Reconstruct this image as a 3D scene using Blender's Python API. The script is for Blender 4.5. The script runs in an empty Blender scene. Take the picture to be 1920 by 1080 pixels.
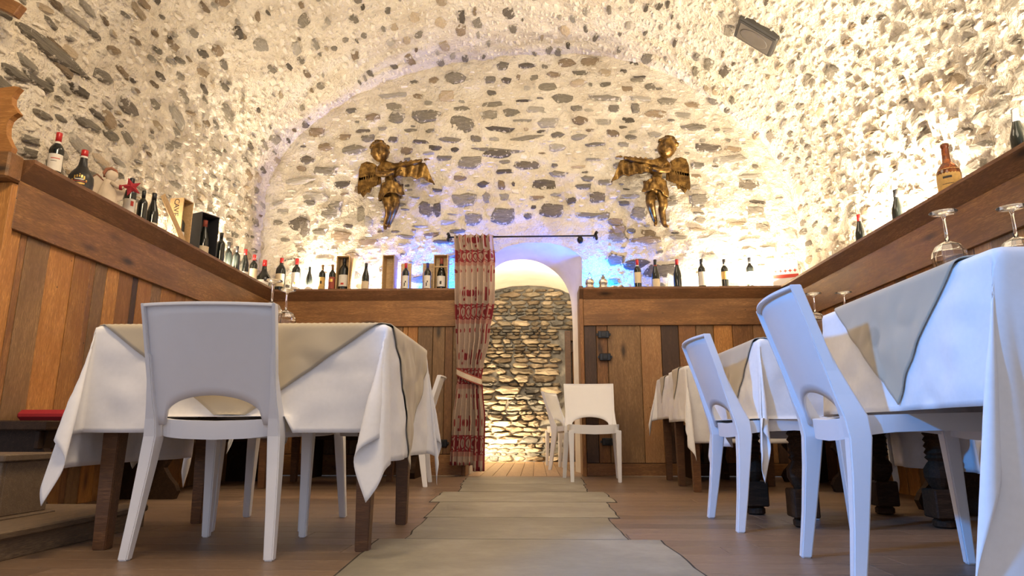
import bpy, bmesh, math, random
from mathutils import Vector, Matrix, noise
C = bpy.context.scene
COL = C.collection
PI = math.pi
R = random.Random(7)

# ------------------------------------------------------------------ camera
cam_d = bpy.data.cameras.new('camera'); cam = bpy.data.objects.new('camera', cam_d); COL.objects.link(cam)
cam_d.sensor_width = 36.0; cam_d.lens = 36.0 * 1240 / 1920; cam_d.clip_start = 0.05
TH = math.atan(267 / 1240); PS = math.atan(45 / 1240 * math.cos(TH))
cam.location = (0, 0, .42); cam.rotation_euler = (PI / 2 + TH, 0, PS)
C.camera = cam
# ------------------------------------------------------------------ world, lights, exposure
C.view_settings.view_transform = 'Standard'; C.view_settings.look = 'None'
C.view_settings.gamma = 1; C.view_settings.use_curve_mapping = False
C.view_settings.exposure = 0.24
w = bpy.data.worlds.new('daylight'); C.world = w; w.use_nodes = True
bg = w.node_tree.nodes['Background']; bg.inputs[0].default_value = (.82, .85, 1, 1); bg.inputs[1].default_value = .80

def area(name, loc, aim, power, col, sx, sy=None, spread=None):
    d = bpy.data.lights.new(name, 'AREA'); d.energy = power; d.color = col
    d.shape = 'RECTANGLE'; d.size = sx; d.size_y = sy or sx
    if spread: d.spread = spread
    o = bpy.data.objects.new(name, d); COL.objects.link(o); o.location = loc
    o.rotation_euler = (Vector(aim) - Vector(loc)).to_track_quat('-Z', 'Y').to_euler()
    return o
def spot(name, loc, aim, power, col, deg, blend=.3, rad=.05):
    d = bpy.data.lights.new(name, 'SPOT'); d.energy = power; d.color = col
    d.spot_size = math.radians(deg); d.spot_blend = blend; d.shadow_soft_size = rad
    o = bpy.data.objects.new(name, d); COL.objects.link(o); o.location = loc
    o.rotation_euler = (Vector(aim) - Vector(loc)).to_track_quat('-Z', 'Y').to_euler()
    return o
WARM = (1, .83, .60); WHITE = (1, .86, .64)
# uplights standing on the shelf behind the bottles
area('uplight', (-2.30, 6.48, 1.84), (-2.3, 7.0, 3.3), 40, WARM, .30, .06)
area('uplight', (-1.65, 6.60, 1.83), (-1.75, 6.9, 2.6), 7, WHITE, .5, .05)
area('uplight', (-2.84, 5.75, 1.84), (-3.1, 6.0, 3.4), 42, WARM, .06, .40)
area('uplight', (-2.84, 4.70, 1.84), (-2.9, 4.9, 3.0), 4, WARM, .06, .25)
area('uplight', (2.25, 6.45, 1.84), (2.1, 7.0, 3.0), 62, WARM, .40, .06)
area('uplight', (1.75, 6.60, 1.83), (1.8, 6.95, 3.0), 8, WHITE, .5, .05)
area('uplight', (2.72, 5.1, 1.84), (3.1, 5.2, 3.3), 62, WARM, .05, .25)
area('uplight', (2.72, 4.42, 1.84), (3.0, 4.4, 3.5), 70, WARM, .05, .25)
area('uplight', (2.72, 3.0, 1.84), (3.0, 2.9, 3.5), 70, WARM, .05, .4)
# blue LED lamps on the shelf
area('blue_led', (-.97, 6.62, 1.84), (-1.0, 7.0, 2.15), 24, (.0, .13, 1), .22, .05)
area('blue_led', (-1.35, 6.62, 1.84), (-1.6, 6.9, 2.5), 5, (.06, .10, 1), .08, .05)
area('blue_led', (.66, 6.62, 1.86), (.7, 7.0, 2.05), 24, (.0, .15, 1), .14, .05)
spot('blue_led', (.56, 6.45, 1.92), (-.30, 6.98, 2.30), 75, (.03, .13, 1), 62, .25, .03)
# unseen fills added for the room's general warm light
area('room_fill', (.3, 1.6, 4.1), (.2, 3.6, 0), 34, (1, .82, .60), 1.6)
area('room_fill', (-.2, 4.3, 4.2), (-.1, 4.8, 0), 22, (1, .82, .58), 1.2)
area('room_fill', (.0, 1.4, 1.9), (0, 5.6, 4.2), 26, (1, .85, .66), .8, None, 1.35)
area('wall_fill', (-1.0, 1.6, 3.0), (-2.7, 4.0, 1.2), 38, (1, .74, .44), .5)  # added warm fill that brightens the left panelling, no fitting there
# cool daylight from the door behind the camera
spot('daylight_beam', (-2.4, .6, 2.2), (1.0, 2.30, .60), 520, (.03, .34, 1), 35, .30, .10)
# back room
area('back_room_uplight', (-.62, 8.95, .10), (-.35, 9.6, 1.2), 55, (1, .78, .48), .7, .1)
area('back_room_fill', (.1, 7.9, 1.9), (0, 8.6, 4.0), 9, (1, .88, .68), .5)  # unseen fills added to brighten the back room's vault and wall
area('back_room_fill', (-.5, 7.6, 2.3), (.0, 9.3, .9), 26, (1, .82, .56), .3)

# ------------------------------------------------------------------ helpers
def tag(o, label=None, cat=None, group=None, kind=None):
    if label: o['label'] = label
    if cat: o['category'] = cat
    if group: o['group'] = group
    if kind: o['kind'] = kind
    return o
def empty(name, loc=(0, 0, 0), rz=0, label=None, cat=None, group=None, kind=None):
    o = bpy.data.objects.new(name, None); COL.objects.link(o); o.empty_display_size = .1
    o.location = loc; o.rotation_euler = (0, 0, rz)
    return tag(o, label, cat, group, kind)
def par(o, p):
    if p is not None:
        o.parent = p
    return o
def link(name, me, mat=None, parent=None, mw=None):
    o = bpy.data.objects.new(name, me); COL.objects.link(o)
    if mat is not None and len(me.materials) == 0: me.materials.append(mat)
    if parent is not None:
        o.parent = parent
        base = parent.matrix_basis.copy()
        if parent.parent is not None: base = parent.parent.matrix_basis @ base
        o.matrix_basis = base.inverted() @ (mw if mw is not None else Matrix())
    elif mw is not None: o.matrix_basis = mw
    return o
def kid(name, me, mat, parent, loc=(0, 0, 0), rot=(0, 0, 0)):
    """child given in the parent's own coordinates"""
    o = bpy.data.objects.new(name, me); COL.objects.link(o); o.parent = parent
    if mat is not None and len(me.materials) == 0: me.materials.append(mat)
    o.location = loc; o.rotation_euler = rot
    return o
def dup(root, loc=None, rz=None, label=None, group=None):
    r = root.copy(); COL.objects.link(r)
    if loc is not None: r.location = loc
    if rz is not None: r.rotation_euler = (0, 0, rz)
    if label: r['label'] = label
    if group: r['group'] = group
    for ch in list(root.children):
        c = ch.copy(); COL.objects.link(c); c.parent = r
        for g in list(ch.children):
            d = g.copy(); COL.objects.link(d); d.parent = c
    return r
def mesh(name, vs, fs, smooth=False):
    me = bpy.data.meshes.new(name); me.from_pydata([tuple(v) for v in vs], [], fs); me.update()
    if smooth: me.polygons.foreach_set('use_smooth', [True] * len(me.polygons))
    return me
def bm_mesh(name, bm, smooth=False):
    me = bpy.data.meshes.new(name); bmesh.ops.recalc_face_normals(bm, faces=bm.faces); bm.to_mesh(me); bm.free()
    if smooth: me.polygons.foreach_set('use_smooth', [True] * len(me.polygons))
    return me
def box_bm(bm, lo, hi, bev=0):
    g = bmesh.ops.create_cube(bm, size=1)['verts']
    for v in g:
        v.co = Vector([(lo[i] + hi[i]) / 2 + v.co[i] * (hi[i] - lo[i]) for i in range(3)])
    if bev:
        es = list({e for v in g for e in v.link_edges})
        bmesh.ops.bevel(bm, geom=es, offset=bev, segments=1, affect='EDGES')
def box_me(name, lo, hi, bev=0):
    bm = bmesh.new(); box_bm(bm, lo, hi, bev); return bm_mesh(name, bm)
def prism(bm, pts, h0, h1, axis='z'):
    """extruded outline; pts 2D in the other two axes"""
    def mk(p, h):
        return (p[0], p[1], h) if axis == 'z' else ((p[0], h, p[1]) if axis == 'y' else (h, p[0], p[1]))
    a = [bm.verts.new(mk(p, h0)) for p in pts]; b = [bm.verts.new(mk(p, h1)) for p in pts]
    n = len(pts)
    bm.faces.new(a); bm.faces.new(b[::-1])
    for i in range(n): bm.faces.new((a[i], b[i], b[(i + 1) % n], a[(i + 1) % n]))
def lathe(name, prof, n=24, smooth=True, sx=1, sy=1):
    vs = []; fs = []
    for r, z in prof:
        for k in range(n):
            a = 2 * PI * k / n; vs.append((r * math.cos(a) * sx, r * math.sin(a) * sy, z))
    for i in range(len(prof) - 1):
        for k in range(n):
            fs.append((i * n + k, i * n + (k + 1) % n, (i + 1) * n + (k + 1) % n, (i + 1) * n + k))
    if prof[0][0] > 1e-5: fs.append(tuple(range(n))[::-1])
    if prof[-1][0] > 1e-5: fs.append(tuple((len(prof) - 1) * n + k for k in range(n)))
    return mesh(name, vs, fs, smooth)
def tube(name, pts, rad, n=10, smooth=True):
    """tube along pts; rad number or list"""
    pts = [Vector(p) for p in pts]; vs = []; fs = []
    rr = rad if isinstance(rad, (list, tuple)) else [rad] * len(pts)
    up = Vector((0, 0, 1))
    for i, p in enumerate(pts):
        t = (pts[min(i + 1, len(pts) - 1)] - pts[max(i - 1, 0)]).normalized()
        a = t.cross(up)
        if a.length < 1e-3: a = t.cross(Vector((1, 0, 0)))
        a.normalize(); b = t.cross(a)
        for k in range(n):
            an = 2 * PI * k / n; vs.append(p + (a * math.cos(an) + b * math.sin(an)) * rr[i])
    for i in range(len(pts) - 1):
        for k in range(n):
            fs.append((i * n + k, i * n + (k + 1) % n, (i + 1) * n + (k + 1) % n, (i + 1) * n + k))
    fs.append(tuple(range(n))[::-1]); fs.append(tuple((len(pts) - 1) * n + k for k in range(n)))
    return mesh(name, vs, fs, smooth)
def modsol(o, t, off=0):
    m = o.modifiers.new('thickness', 'SOLIDIFY'); m.thickness = t; m.offset = off; return o
def axes(x, y, z, loc):
    m = Matrix.Identity(4)
    for i in range(3): m[i][0], m[i][1], m[i][2], m[i][3] = x[i], y[i], z[i], loc[i]
    return m

# ------------------------------------------------------------------ materials
class NT:
    def __init__(s, name):
        s.m = bpy.data.materials.new(name); s.m.use_nodes = True; s.t = s.m.node_tree; s.N = s.t.nodes
        s.b = s.N['Principled BSDF']
    def n(s, typ, **kw):
        o = s.N.new('ShaderNode' + typ)
        for k, v in kw.items():
            if k.startswith('i'):
                key = k[1:]; key = int(key) if key.isdigit() else key
                o.inputs[key].default_value = v
            else: setattr(o, k, v)
        return o
    def l(s, a, b): s.t.links.new(a, b)
    def ramp(s, fac, stops):
        r = s.n('ValToRGB'); e = r.color_ramp.elements
        while len(e) < len(stops): e.new(.5)
        for i, (p, c) in enumerate(stops):
            e[i].position = p; e[i].color = (*c, 1) if len(c) == 3 else c
        s.l(fac, r.inputs[0]); return r.outputs[0]
    def math(s, op, a, b=None, c=None):
        o = s.n('Math', operation=op)
        for i, v in enumerate((a, b, c)):
            if v is None: continue
            if isinstance(v, (int, float)): o.inputs[i].default_value = v
            else: s.l(v, o.inputs[i])
        return o.outputs[0]
    def mix(s, f, a, b, mode='MIX'):
        o = s.n('Mix', data_type='RGBA', blend_type=mode)
        for k, v in ((0, f), (6, a), (7, b)):
            if isinstance(v, (int, float)): o.inputs[k].default_value = v
            elif isinstance(v, tuple): o.inputs[k].default_value = (*v[:3], 1)
            else: s.l(v, o.inputs[k])
        return o.outputs[2]
    def coords(s, kind='Object', scale=(1, 1, 1), rnd=True):
        tc = s.n('TexCoord'); mp = s.n('Mapping'); mp.inputs['Scale'].default_value = scale
        s.l(tc.outputs[kind], mp.inputs[0])
        if rnd:
            oi = s.n('ObjectInfo'); mu = s.n('Vector' + 'Math', operation='SCALE'); cx = s.n('CombineXYZ')
            for i in range(3): s.l(oi.outputs['Random'], cx.inputs[i])
            s.l(cx.outputs[0], mu.inputs[0]); mu.inputs[3].default_value = 37.0
            s.l(mu.outputs[0], mp.inputs[1]); s.rand = oi.outputs['Random']
        return mp.outputs[0]
    def noise(s, vec, scale, detail=4, rough=.55, dist=0):
        o = s.n('TexNoise'); o.inputs['Scale'].default_value = scale; o.inputs['Detail'].default_value = detail
        o.inputs['Roughness'].default_value = rough; o.inputs['Distortion'].default_value = dist
        s.l(vec, o.inputs[0]); return o.outputs[0]
    def bump(s, h, strength=.5, dist=.01):
        o = s.n('Bump'); o.inputs[0].default_value = strength; o.inputs[1].default_value = dist
        s.l(h, o.inputs['Height']); s.l(o.outputs[0], s.b.inputs['Normal'])
    def base(s, c):
        if isinstance(c, tuple): s.b.inputs['Base Color'].default_value = (*c, 1)
        else: s.l(c, s.b.inputs['Base Color'])
    def p(s, **kw):
        for k, v in kw.items(): s.b.inputs[k.replace('_', ' ')].default_value = v
        return s
def plain(name, col, rough=.5, metal=0, var=.06, scale=20, **kw):
    t = NT(name); v = t.coords(); n = t.noise(v, scale, 3)
    t.base(t.ramp(n, [(.3, tuple(max(0, c * (1 - var)) for c in col)), (.7, tuple(min(1, c * (1 + var)) for c in col))]))
    t.p(Roughness=rough, Metallic=metal); t.p(**kw); return t.m
def wood(name, dark, mid, light, rough=.55, knots=True, grain=1.0):
    t = NT(name); v = t.coords(scale=(.9, 9, 9)); v2 = t.coords(scale=(2.5, 6, 6))
    g = t.noise(v, 6 * grain, 6, .62, .6); fine = t.noise(v, 34, 3, .6)
    big = t.noise(v2, .9, 2)
    c = t.ramp(g, [(.30, dark), (.48, mid), (.70, light)])
    c = t.mix(t.ramp(fine, [(.42, (1, 1, 1)), (.62, (0, 0, 0))]), c, tuple(x * .62 for x in mid))
    c = t.mix(t.ramp(big, [(.35, (0, 0, 0)), (.75, (.75, .75, .75))]), c, dark)
    if knots:
        vo = t.n('TexVoronoi'); v3 = t.coords(scale=(2.2, 7, 7)); t.l(v3, vo.inputs[0]); vo.inputs['Scale'].default_value = .8
        k = t.ramp(vo.outputs['Distance'], [(.05, (1, 1, 1)), (.13, (.35, .35, .35)), (.2, (0, 0, 0))])
        c = t.mix(k, c, tuple(x * .28 for x in dark))
        vn = t.n('TexVoronoi'); t.l(t.coords(scale=(1, 1.6, 1.6)), vn.inputs[0]); vn.inputs['Scale'].default_value = 6.5
        c = t.mix(t.ramp(vn.outputs['Distance'], [(.030, (1, 1, 1)), (.045, (0, 0, 0))]), c, (.012, .008, .005))
    hs = t.n('HueSaturation'); t.l(c, hs.inputs['Color'])
    t.l(t.math('MULTIPLY_ADD', t.rand, .45, .78), hs.inputs['Value'])
    t.base(hs.outputs[0]); t.bump(g, .35, .004); t.p(Roughness=rough); return t.m
M = {}
M['w_orange'] = wood('orange_larch', (.27, .105, .022), (.52, .235, .058), (.70, .37, .115))
M['w_brown'] = wood('brown_larch', (.15, .062, .020), (.33, .150, .046), (.48, .24, .085))
M['w_grey'] = wood('weathered_larch', (.13, .070, .028), (.29, .165, .068), (.43, .26, .12))
M['w_dark'] = wood('dark_plank', (.040, .020, .012), (.085, .042, .024), (.15, .075, .042))
M['w_light'] = wood('pale_larch', (.34, .16, .060), (.52, .28, .115), (.66, .40, .19))
M['w_header'] = wood('header_larch', (.13, .056, .018), (.36, .165, .048), (.54, .27, .09), grain=.6)
M['w_shelf'] = wood('shelf_larch', (.10, .045, .020), (.23, .105, .042), (.34, .17, .07), grain=.6)
M['w_bench'] = wood('dark_bench_wood', (.022, .011, .006), (.048, .025, .013), (.09, .048, .025), rough=.6, knots=False)
M['w_leg'] = wood('table_leg_wood', (.085, .036, .013), (.19, .082, .028), (.29, .135, .05), rough=.5, knots=False)
M['w_crate'] = wood('pine_box', (.50, .31, .13), (.66, .45, .22), (.78, .58, .33), knots=False)
M['w_floor'] = wood('floor_board', (.165, .105, .068), (.245, .160, .105), (.33, .225, .150), rough=.42, knots=False, grain=.8)
M['w_floor2'] = wood('back_room_board', (.34, .20, .10), (.48, .30, .16), (.60, .40, .22), rough=.45, knots=False)
M['w_step'] = wood('step_wood', (.13, .085, .048), (.22, .15, .09), (.31, .22, .13), rough=.6, knots=False)
M['w_bench'].node_tree.nodes['Principled BSDF'].inputs['Specular IOR Level'].default_value = .15
def plaster():
    t = NT('lime_plaster'); v = t.coords('Object', rnd=False)
    n = t.noise(v, 3.0, 8, .6); f = t.noise(v, 38, 5, .62)
    c = t.ramp(n, [(.30, (.66, .57, .44)), (.50, (.80, .72, .59)), (.70, (.86, .80, .69))])
    sp = t.ramp(f, [(.60, (0, 0, 0)), (.72, (.7, .7, .7))]); c = t.mix(sp, c, (.40, .36, .30))
    m2 = t.noise(v, 9, 5, .6)
    c = t.mix(t.ramp(m2, [(.60, (0, 0, 0)), (.70, (.55, .55, .55))]), c, (.44, .40, .34))
    t.base(c); t.p(Roughness=.93)
    h = t.math('ADD', t.math('MULTIPLY', m2, 1.6), t.math('MULTIPLY', f, .5)); t.bump(h, 1.0, .06); return t.m
M['plaster'] = plaster()
def smooth_plaster():
    t = NT('smooth_plaster'); v = t.coords('Object', rnd=False); n = t.noise(v, 5, 5)
    t.base(t.ramp(n, [(.3, (.70, .64, .54)), (.7, (.80, .75, .66))])); t.p(Roughness=.9); t.bump(n, .3, .01); return t.m
M['smooth'] = smooth_plaster()
def stone(name, a, b, c, smear=True):
    t = NT(name); v = t.coords(scale=(1, 1, 1), kind='Object'); v2 = t.coords(scale=(1.3, 5, 1))
    n = t.noise(v2, 3.2, 6, .65, .8); f = t.noise(v, 26, 4)
    col = t.ramp(n, [(.28, a), (.5, b), (.74, c)])
    col = t.mix(t.ramp(f, [(.5, (0, 0, 0)), (.8, (.5, .5, .5))]), col, tuple(x * .5 for x in a))
    hs = t.n('HueSaturation'); t.l(col, hs.inputs['Color']); t.l(t.math('MULTIPLY_ADD', t.rand, .5, .75), hs.inputs['Value'])
    out = hs.outputs[0]
    if smear:   # lime mortar smeared over the stone's rim and hollows
        tc = t.n('TexCoord'); ln = t.n('VectorMath', operation='LENGTH'); mp = t.n('Mapping'); mp.inputs['Scale'].default_value = (1, 1, 0)
        t.l(tc.outputs['Object'], mp.inputs[0]); t.l(mp.outputs[0], ln.inputs[0])
        g = t.n('NewGeometry'); q = t.noise(g.outputs['Position'], 22, 5, .65)
        e = t.math('ADD', t.math('MULTIPLY', ln.outputs['Value'], 1.15), t.math('MULTIPLY', t.math('SUBTRACT', q, .5), 2.2))
        out = t.mix(t.ramp(e, [(.54, (0, 0, 0)), (.66, (1, 1, 1))]), out, (.72, .66, .56))
    t.base(out); t.p(Roughness=.85); t.bump(t.math('ADD', n, t.math('MULTIPLY', f, .4)), .8, .02); return t.m
M['s_grey'] = stone('grey_stone', (.15, .13, .10), (.26, .23, .18), (.40, .355, .28))
M['s_dark'] = stone('dark_stone', (.08, .066, .052), (.155, .13, .10), (.25, .21, .16))
M['s_brown'] = stone('brown_stone', (.18, .13, .08), (.30, .225, .145), (.44, .34, .23))
M['s_light'] = stone('pale_stone', (.32, .29, .235), (.45, .41, .34), (.58, .53, .44))
M['s_tan'] = stone('tan_stone', (.42, .33, .21), (.56, .45, .31), (.66, .55, .40))
M['s_dry'] = stone('dry_wall_stone', (.16, .12, .08), (.36, .29, .20), (.56, .46, .33), False)
M['d_brown'] = stone('brown_dry_stone', (.14, .10, .06), (.27, .20, .13), (.42, .33, .22), False)
M['d_tan'] = stone('pale_dry_stone', (.40, .31, .20), (.55, .44, .31), (.66, .55, .42), False)
M['d_grey'] = stone('grey_dry_stone', (.12, .11, .095), (.22, .205, .18), (.36, .33, .28), False)
def slab():
    t = NT('slab_stone'); v = t.coords(); n = t.noise(v, 2.5, 8, .7); f = t.noise(v, 40, 4)
    c = t.ramp(n, [(.3, (.17, .155, .12)), (.5, (.235, .215, .17)), (.72, (.34, .315, .26))])
    c = t.mix(t.ramp(f, [(.55, (0, 0, 0)), (.75, (.6, .6, .6))]), c, (.24, .20, .14))
    hs = t.n('HueSaturation'); t.l(c, hs.inputs['Color']); t.l(t.math('MULTIPLY_ADD', t.rand, .2, .9), hs.inputs['Value'])
    t.base(hs.outputs[0]); t.p(Roughness=.55); t.bump(f, .25, .004); return t.m
M['slab'] = slab()
M['grout'] = plain('dark_subfloor', (.03, .024, .02), .9)
M['white_pl'] = plain('white_plastic', (.80, .80, .83), .42, var=.01)
M['cloth'] = plain('white_cloth', (.84, .83, .84), .85, var=.02, scale=60)
def overlay():
    t = NT('beige_damask'); tc = t.n('TexCoord'); vo = t.n('TexVoronoi'); t.l(tc.outputs['UV'], vo.inputs[0])
    vo.inputs['Scale'].default_value = 6.5; vo.inputs['Randomness'].default_value = .75
    k = t.ramp(vo.outputs['Distance'], [(.20, (1, 1, 1)), (.27, (0, 0, 0))])
    nz = t.noise(tc.outputs['UV'], 30, 3)
    c = t.mix(k, (.49, .42, .31), (.385, .33, .245)); t.base(c); t.p(Roughness=.62)
    t.b.inputs['Sheen Weight'].default_value = .2; t.bump(nz, .1, .002); return t.m
M['overlay'] = overlay()
M['red_cloth'] = plain('red_cushion_cloth', (.33, .015, .02), .9)
M['black_metal'] = plain('black_iron', (.02, .018, .016), .45, .6)
M['outlet'] = plain('black_outlet_plastic', (.012, .013, .016), .3)
M['gilt'] = None
def gilt():
    t = NT('gilded_wood'); v = t.coords(rnd=False); n = t.noise(v, 14, 5, .6)
    c = t.ramp(n, [(.32, (.035, .018, .006)), (.5, (.16, .088, .024)), (.72, (.46, .28, .08))])
    t.base(c); t.p(Roughness=.34, Metallic=.75); t.bump(n, .5, .012); return t.m
M['gilt'] = gilt()
M['bottle'] = plain('dark_bottle_glass', (.008, .010, .009), .06, var=0)
M['bottle'].node_tree.nodes['Principled BSDF'].inputs['Specular IOR Level'].default_value = .6
M['matte_black'] = plain('matte_black_bottle', (.012, .012, .014), .35)
def amber():
    t = NT('amber_glass'); v = t.coords(rnd=False); n = t.noise(v, 16, 4, .6)
    t.base(t.ramp(n, [(.35, (.05, .012, .005)), (.55, (.22, .055, .012)), (.7, (.55, .17, .03))]))
    t.p(Roughness=.08); t.b.inputs['Transmission Weight'].default_value = .35; return t.m
M['amber'] = amber()
M['cap_red'] = plain('red_capsule', (.50, .018, .018), .3)
M['cap_black'] = plain('black_capsule', (.012, .012, .013), .35)
M['cap_blue'] = plain('blue_capsule', (.02, .03, .22), .3)
M['cap_grey'] = plain('grey_capsule', (.38, .37, .36), .4)
M['cap_cork'] = plain('brown_cork', (.22, .12, .05), .7)
M['lab_white'] = plain('white_label', (.72, .68, .60), .7)
M['lab_cream'] = plain('cream_label', (.66, .55, .37), .7)
M['lab_red'] = plain('red_label', (.30, .06, .035), .7)
M['lab_amber'] = plain('old_yellow_label', (.62, .40, .13), .75, var=.15, scale=40)
M['ink'] = plain('dark_ink', (.05, .04, .035), .7)
M['ink_red'] = plain('red_ink', (.5, .05, .03), .7)
M['ink_gold'] = plain('gold_print', (.65, .42, .10), .35, .5)
M['card'] = plain('dark_grey_card', (.035, .036, .042), .5)
M['linen'] = plain('linen_cloth', (.62, .52, .40), .9, var=.1)
M['red_felt'] = plain('red_felt', (.33, .02, .03), .9)
M['brown_thread'] = plain('brown_thread', (.30, .12, .07), .9)
M['silver'] = plain('silvered_glass', (.55, .50, .42), .15, .7, var=.3)
M['paper'] = plain('white_paper', (.85, .83, .80), .7, var=.01)
M['lamp_grey'] = plain('grey_lamp_housing', (.05, .047, .044), .5)
M['lamp_glass'] = plain('lamp_front_glass', (.13, .115, .10), .3)
def glass():
    t = NT('clear_glass'); t.base((1, 1, 1)); t.p(Roughness=.0, IOR=1.45); t.b.inputs['Transmission Weight'].default_value = 1
    return t.m
M['glass'] = glass()
# ------------------------------------------------------------------ room shell
ARCH = [(-2.93, 1.0), (-2.935, 1.6), (-2.93, 2.31), (-2.915, 2.80), (-2.85, 3.17), (-2.613, 3.591), (-2.158, 4.0), (-1.6, 4.28), (-.95, 4.47), (0, 4.551),
        (.9, 4.49), (1.484, 4.30), (1.934, 3.99), (2.314, 3.635), (2.574, 3.28), (2.72, 2.85), (2.787, 2.45), (2.81, 2.1), (2.815, 1.6), (2.81, 1.0)]
def catmull(P, n):
    out = []
    for i in range(len(P) - 1):
        p0, p1, p2, p3 = [Vector(P[max(0, min(len(P) - 1, i + k))]) for k in (-1, 0, 1, 2)]
        for k in range(n):
            t = k / n
            out.append(.5 * ((2 * p1) + (p2 - p0) * t + (2 * p0 - 5 * p1 + 4 * p2 - p3) * t * t + (3 * p1 - p0 - 3 * p2 + p3) * t ** 3))
    out.append(Vector(P[-1])); return out
_c = catmull(ARCH, 12); _len = [0]
for i in range(1, len(_c)): _len.append(_len[-1] + (_c[i] - _c[i - 1]).length)
ALEN = _len[-1]
def arch(s):
    """point and inward normal of the vault's section at arc length s"""
    s = max(0, min(ALEN - 1e-4, s)); lo, hi = 0, len(_len) - 1
    while hi - lo > 1:
        m = (lo + hi) // 2
        if _len[m] <= s: lo = m
        else: hi = m
    t = (s - _len[lo]) / (_len[hi] - _len[lo]); p = _c[lo].lerp(_c[hi], t)
    d = (_c[min(hi + 2, len(_c) - 1)] - _c[max(lo - 2, 0)]).normalized()
    return p, Vector((d.y, -d.x))
YW = 6.75
def rough(p, a=.042):
    q = Vector(p)
    return a * (noise.noise(q * .9) * .9 + noise.noise(q * 3.1 + Vector((5, 5, 5))) * .55 + noise.noise(q * 8 + Vector((1, 9, 3))) * .50 + noise.noise(q * 17) * .34)
def vault_pt(s, y, lift=0):
    p, n = arch(s); P = Vector((p.x, y, p.y)); Nn = Vector((n.x, 0, n.y))
    return P + Nn * (rough(P) + lift), Nn
def vault_mesh(name, s0, s1, y0, y1, step):
    ns = max(2, int((s1 - s0) / step)); ny = max(2, int((y1 - y0) / step)); vs = []; fs = []
    for i in range(ns + 1):
        for j in range(ny + 1):
            vs.append(vault_pt(s0 + (s1 - s0) * i / ns, y0 + (y1 - y0) * j / ny)[0])
    for i in range(ns):
        for j in range(ny):
            a = i * (ny + 1) + j; fs.append((a, a + ny + 1, a + ny + 2, a + 1))
    return mesh(name, vs, fs, True)
# arc lengths where walls turn into ceiling
def s_at(x_sign, z):
    for i, p in enumerate(_c):
        if x_sign < 0 and p.y >= z: return _len[i]
    for i in range(len(_c) - 1, -1, -1):
        if _c[i].y >= z: return _len[i]
SL, SR = s_at(-1, 3.55), s_at(1, 3.55)
wall_left = link('wall_left', vault_mesh('wall_left', 0, SL, 1.2, YW + .05, .03), M['plaster'])
ceiling = link('ceiling', vault_mesh('ceiling', SL, SR, 1.2, YW + .05, .032), M['plaster'])
wall_right = link('wall_right', vault_mesh('wall_right', SR, ALEN, 1.2, YW + .05, .03), M['plaster'])
for o in (wall_left, ceiling, wall_right): tag(o, kind='structure')
# the rest of the vault behind the camera, coarse, open at its far end
vm = vault_mesh('rear', 0, ALEN, -2.5, 1.25, .25)
tag(link('ceiling_rear', vm, M['plaster']), kind='structure')
# lunette wall with the doorway: 2D opening outline in (x, z)
OPEN = [(-.66, 0), (-.66, 1.6), (-.62, 1.95), (-.50, 2.2), (-.30, 2.32), (-.10, 2.365), (.16, 2.36), (.36, 2.30), (.496, 2.20), (.492, 1.9), (.487, 1.2), (.487, 0)]
def in_open(x, z):
    if not (-.66 < x < .49) or z < 0: return False
    ins = False; P = OPEN
    for i in range(len(P)):
        (x1, z1), (x2, z2) = P[i], P[i - 1]
        if (z1 > z) != (z2 > z) and x < (x2 - x1) * (z - z1) / (z2 - z1) + x1: ins = not ins
    return ins
def smooth_zone(x, z):   # plaster band around the doorway is almost flat
    d = max(abs(x + .05) - .62, 0) ** 2 + max(z - 2.42, 0) ** 2
    return max(0, 1 - math.sqrt(d) / .22) if z < 2.9 else 0
def back_pt(x, z, lift=0):
    f = 1 - .9 * smooth_zone(x, z)
    return Vector((x, YW - (rough((x, 9.1, z), .042) * f + lift), z))
def back_wall():
    st = .03; xs = [-3.0 + i * st for i in range(int(5.9 / st) + 1)]; zs = [0 + i * st for i in range(int(4.68 / st) + 1)]
    vs = {}; V = []; fs = []
    def vid(i, j):
        if (i, j) not in vs:
            vs[i, j] = len(V); V.append(back_pt(xs[i], zs[j]))
        return vs[i, j]
    for i in range(len(xs) - 1):
        for j in range(len(zs) - 1):
            cx, cz = xs[i] + st / 2, zs[j] + st / 2
            if in_open(cx, cz): continue
            if cz < 1.5 and abs(cx) > .8: continue
            fs.append((vid(i, j), vid(i + 1, j), vid(i + 1, j + 1), vid(i, j + 1)))
    # snap the rim of the opening onto its outline
    me = mesh('wall_back', V, fs, True); bm = bmesh.new(); bm.from_mesh(me)
    for v in bm.verts:
        if v.is_boundary and -.75 < v.co.x < .58 and v.co.z < 2.45:
            best = None
            for k in range(len(OPEN) - 1):
                a, b = Vector(OPEN[k]), Vector(OPEN[k + 1]); q = Vector((v.co.x, v.co.z)); t = max(0, min(1, (q - a).dot(b - a) / (b - a).length_squared))
                c = a.lerp(b, t); d = (c - q).length
                if best is None or d < best[0]: best = (d, c)
            if best[0] < .05: v.co.x, v.co.z = best[1].x, best[1].y; v.co.y = YW - .004
    bm.to_mesh(me); bm.free(); me.materials.append(M['plaster'])
    return link('wall_back', me)
wall_back = tag(back_wall(), kind='structure')
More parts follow.
